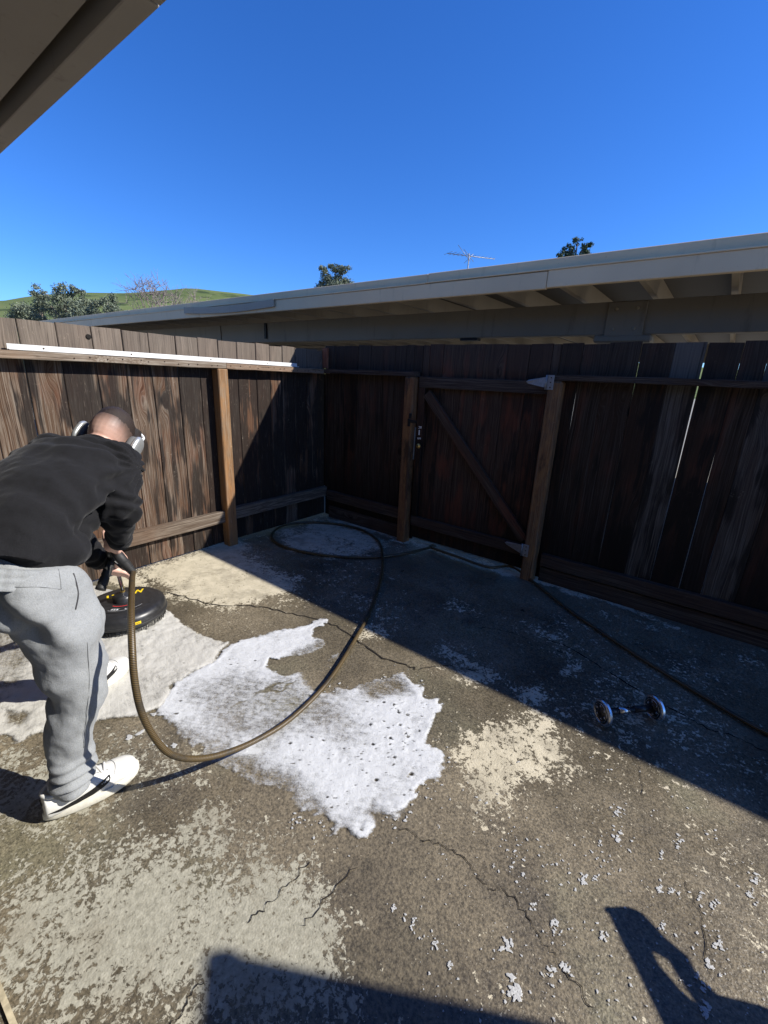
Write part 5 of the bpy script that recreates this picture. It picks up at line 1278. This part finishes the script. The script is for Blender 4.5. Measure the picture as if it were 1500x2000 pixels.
def tree(u, v_top, dist, height_vis_px, lobes, label, mat, seed, leaf=0.16, nleaf=2600, group=None, droop=0.3):
    rr = random.Random(seed); d = ray(u, v_top); hd = math.hypot(d[0], d[1]); top = V3((d[0] / hd * dist, d[1] / hd * dist, CAMH + d[2] / hd * dist))
    base = V3((top.x, top.y, -0.06)); H_ = top.z
    T = empty('tree', base, label, 'tree', group)
    mpp = math.hypot(dist, top.z) * 0.92 / FPX
    right = V3((RW[0, 0], RW[1, 0], 0)).normalized(); fw = V3((right.y * -1, right.x, 0))
    tr = MB(); cr = MB(); V = []; F = []
    tr.tube([base, base + V3((0.1, 0, H_ * 0.3)), base + V3((0, 0.1, H_ * 0.6)), base + V3((0, 0, H_ * 0.9))], [0.22, 0.17, 0.11, 0.03], 8)
    for (lx, ly, lr) in lobes:   # lobes in photo pixels from the top
        c = top + right * (lx * mpp) - Up * (ly * mpp) + fw * rr.uniform(-1, 1) * lr * mpp
        tr.tube([V3((base.x, base.y, max(0.3, c.z - lr * mpp * 2.5))), (V3((base.x, base.y, c.z)) + c * 2) / 3 - Up * 0.2, c], [0.05, 0.035, 0.012], 6)
        subs = [c + V3((rr.uniform(-1, 1), rr.uniform(-1, 1), rr.uniform(-0.9, 0.8))) * (lr * mpp * 0.8) for _ in range(7)]
        for _ in range(int(nleaf * (lr / 20.0) ** 2 / 1.0)):
            sc_ = rr.choice(subs); q = sc_ + V3((rr.gauss(0, 1), rr.gauss(0, 1), rr.gauss(0, 0.75))) * (0.24 * lr * mpp)
            a = V3((rr.uniform(-1, 1), rr.uniform(-1, 1), rr.uniform(-1, 0.4) - droop)).normalized(); b = a.cross(V3((rr.uniform(-1, 1), rr.uniform(-1, 1), rr.uniform(-1, 1)))).normalized()
            s = leaf * rr.uniform(0.6, 1.4); i0 = len(V)
            V += [q - a * s * 0.5, q + b * s * 0.24, q + a * s * 0.6, q - b * s * 0.24]; F.append((i0, i0+1, i0+2, i0+3))
    tr.build('trunk', M_bark, T, base)
    cr.add(V, F).build('crown', mat, T, top)
    return T
tree(122, 552, 46, 80, [(0,16,17),(-45,14,11),(-42,30,14),(-55,48,22),(-20,45,26),(15,30,20),(30,50,26),(-75,62,16),(5,68,26),(-70,46,12),(24,14,10)], 'tall open eucalyptus left of the bare tree, tallest above the sunlit fence', M_euc, 3, 0.15, 2400, 'trees beyond the fence')
tree(205, 568, 40, 60, [(0,14,13),(-18,26,14),(16,28,14),(0,42,22),(-35,44,14),(32,40,12),(20,52,20)], 'low bushy tree right of the tall eucalyptus, before the green hill', M_euc, 5, 0.13, 2400, 'trees beyond the fence')
tree(655, 506, 30, 60, [(0,12,10),(-20,18,9),(18,16,10),(-10,32,16),(15,36,16),(-24,44,14),(28,44,10),(0,52,18)], 'round grey green treetop showing above the middle of the carport roof', M_euc, 7, 0.10, 3000, 'trees beyond the fence')
tree(1130, 461, 34, 45, [(0,8,7),(14,16,9),(-12,18,9),(22,26,9),(-2,28,13),(-26,30,7),(12,38,14),(-18,42,10),(30,36,6)], 'dark conifer top showing above the right part of the carport roof', M_con, 9, 0.11, 3400, 'trees beyond the fence', 0.0)
tree(75, 578, 52, 60, [(0,14,14),(-25,22,14),(22,26,15),(-8,38,20),(30,44,16),(-40,40,14)], 'dark low tree at the far left between the fence top and the hill', M_euc, 13, 0.16, 2400, 'trees beyond the fence')
# the leafless tree
dB = ray(315, 545); hd = math.hypot(dB[0], dB[1]); DT = 44.0; bb = V3((dB[0]/hd*DT, dB[1]/hd*DT, -0.06))
BT = empty('tree', bb, 'leafless tree with a haze of bare twigs in front of the green hill', 'tree', 'trees beyond the fence')
rr = random.Random(21); tr = MB(); tw = MB(); tips = []
tr.tube([bb, bb + V3((0.1, 0.1, 1.5)), bb + V3((0, 0, 3.2))], [0.24, 0.2, 0.16], 8)
for k in range(9):
    a = k * 0.7; limb(tr, bb + V3((0, 0, 2.6 + 0.12 * k)), V3((math.cos(a) * 0.8, math.sin(a) * 0.8, 0.85)), 2.6, 0.085, 2, rr, tips, 0.7, 0.2)
tt2 = []
for q in tips:
    for _ in range(3): limb(tw, q, V3((rr.uniform(-1, 1), rr.uniform(-1, 1), rr.uniform(-0.2, 1))), rr.uniform(0.5, 1.0), 0.022, 1, rr, tt2, 0.8, 0.1)
tr.build('trunk', M_twig, BT, bb); tw.build('crown', M_twig, BT, bb + Up * 5)

# television aerial
dA = ray(916, 500); hd = math.hypot(dA[0], dA[1]); DA = 13.0; am = V3((dA[0]/hd*DA, dA[1]/hd*DA, 0)); za = CAMH + dA[2]/hd*DA
AN = empty('antenna', (am.x, am.y, -0.06), 'spindly television aerial rising behind the carport roof', 'antenna')
right = V3((RW[0, 0], RW[1, 0], 0)).normalized(); fw = V3((-right.y, right.x, 0))
MB().tube([(am.x, am.y, -0.06), (am.x, am.y, za + 0.06)], 0.014, 8).build('mast', M_galv, AN, am)
bd = (right * 0.96 + fw * 0.25).normalized()
MB().tube([V3((am.x, am.y, za)) - bd * 0.62, V3((am.x, am.y, za)) + bd * 0.74], 0.009, 8).build('boom', M_galv, AN, (am.x, am.y, za))
ed = (fw * 0.93 - right * 0.37).normalized()
for k, l_ in zip(np.linspace(-0.58, 0.70, 12), np.linspace(0.22, 0.10, 12)):
    c = V3((am.x, am.y, za)) + bd * k; MB().tube([c - ed * l_ - Up * 0.0, c + ed * l_ + Up * 0.02], 0.0045, 6).build('element', M_galv, AN, c)
for a, b in (((-0.33, 0.22), (0.05, -0.12)), ((-0.12, -0.18), (0.12, 0.06)), ((0.14, -0.12), (-0.16, 0.14))):
    MB().tube([V3((am.x, am.y, za + a[1])) + bd * a[0], V3((am.x, am.y, za + b[1])) + bd * b[0]], 0.006, 6).build('strut', M_galv, AN, (am.x, am.y, za))
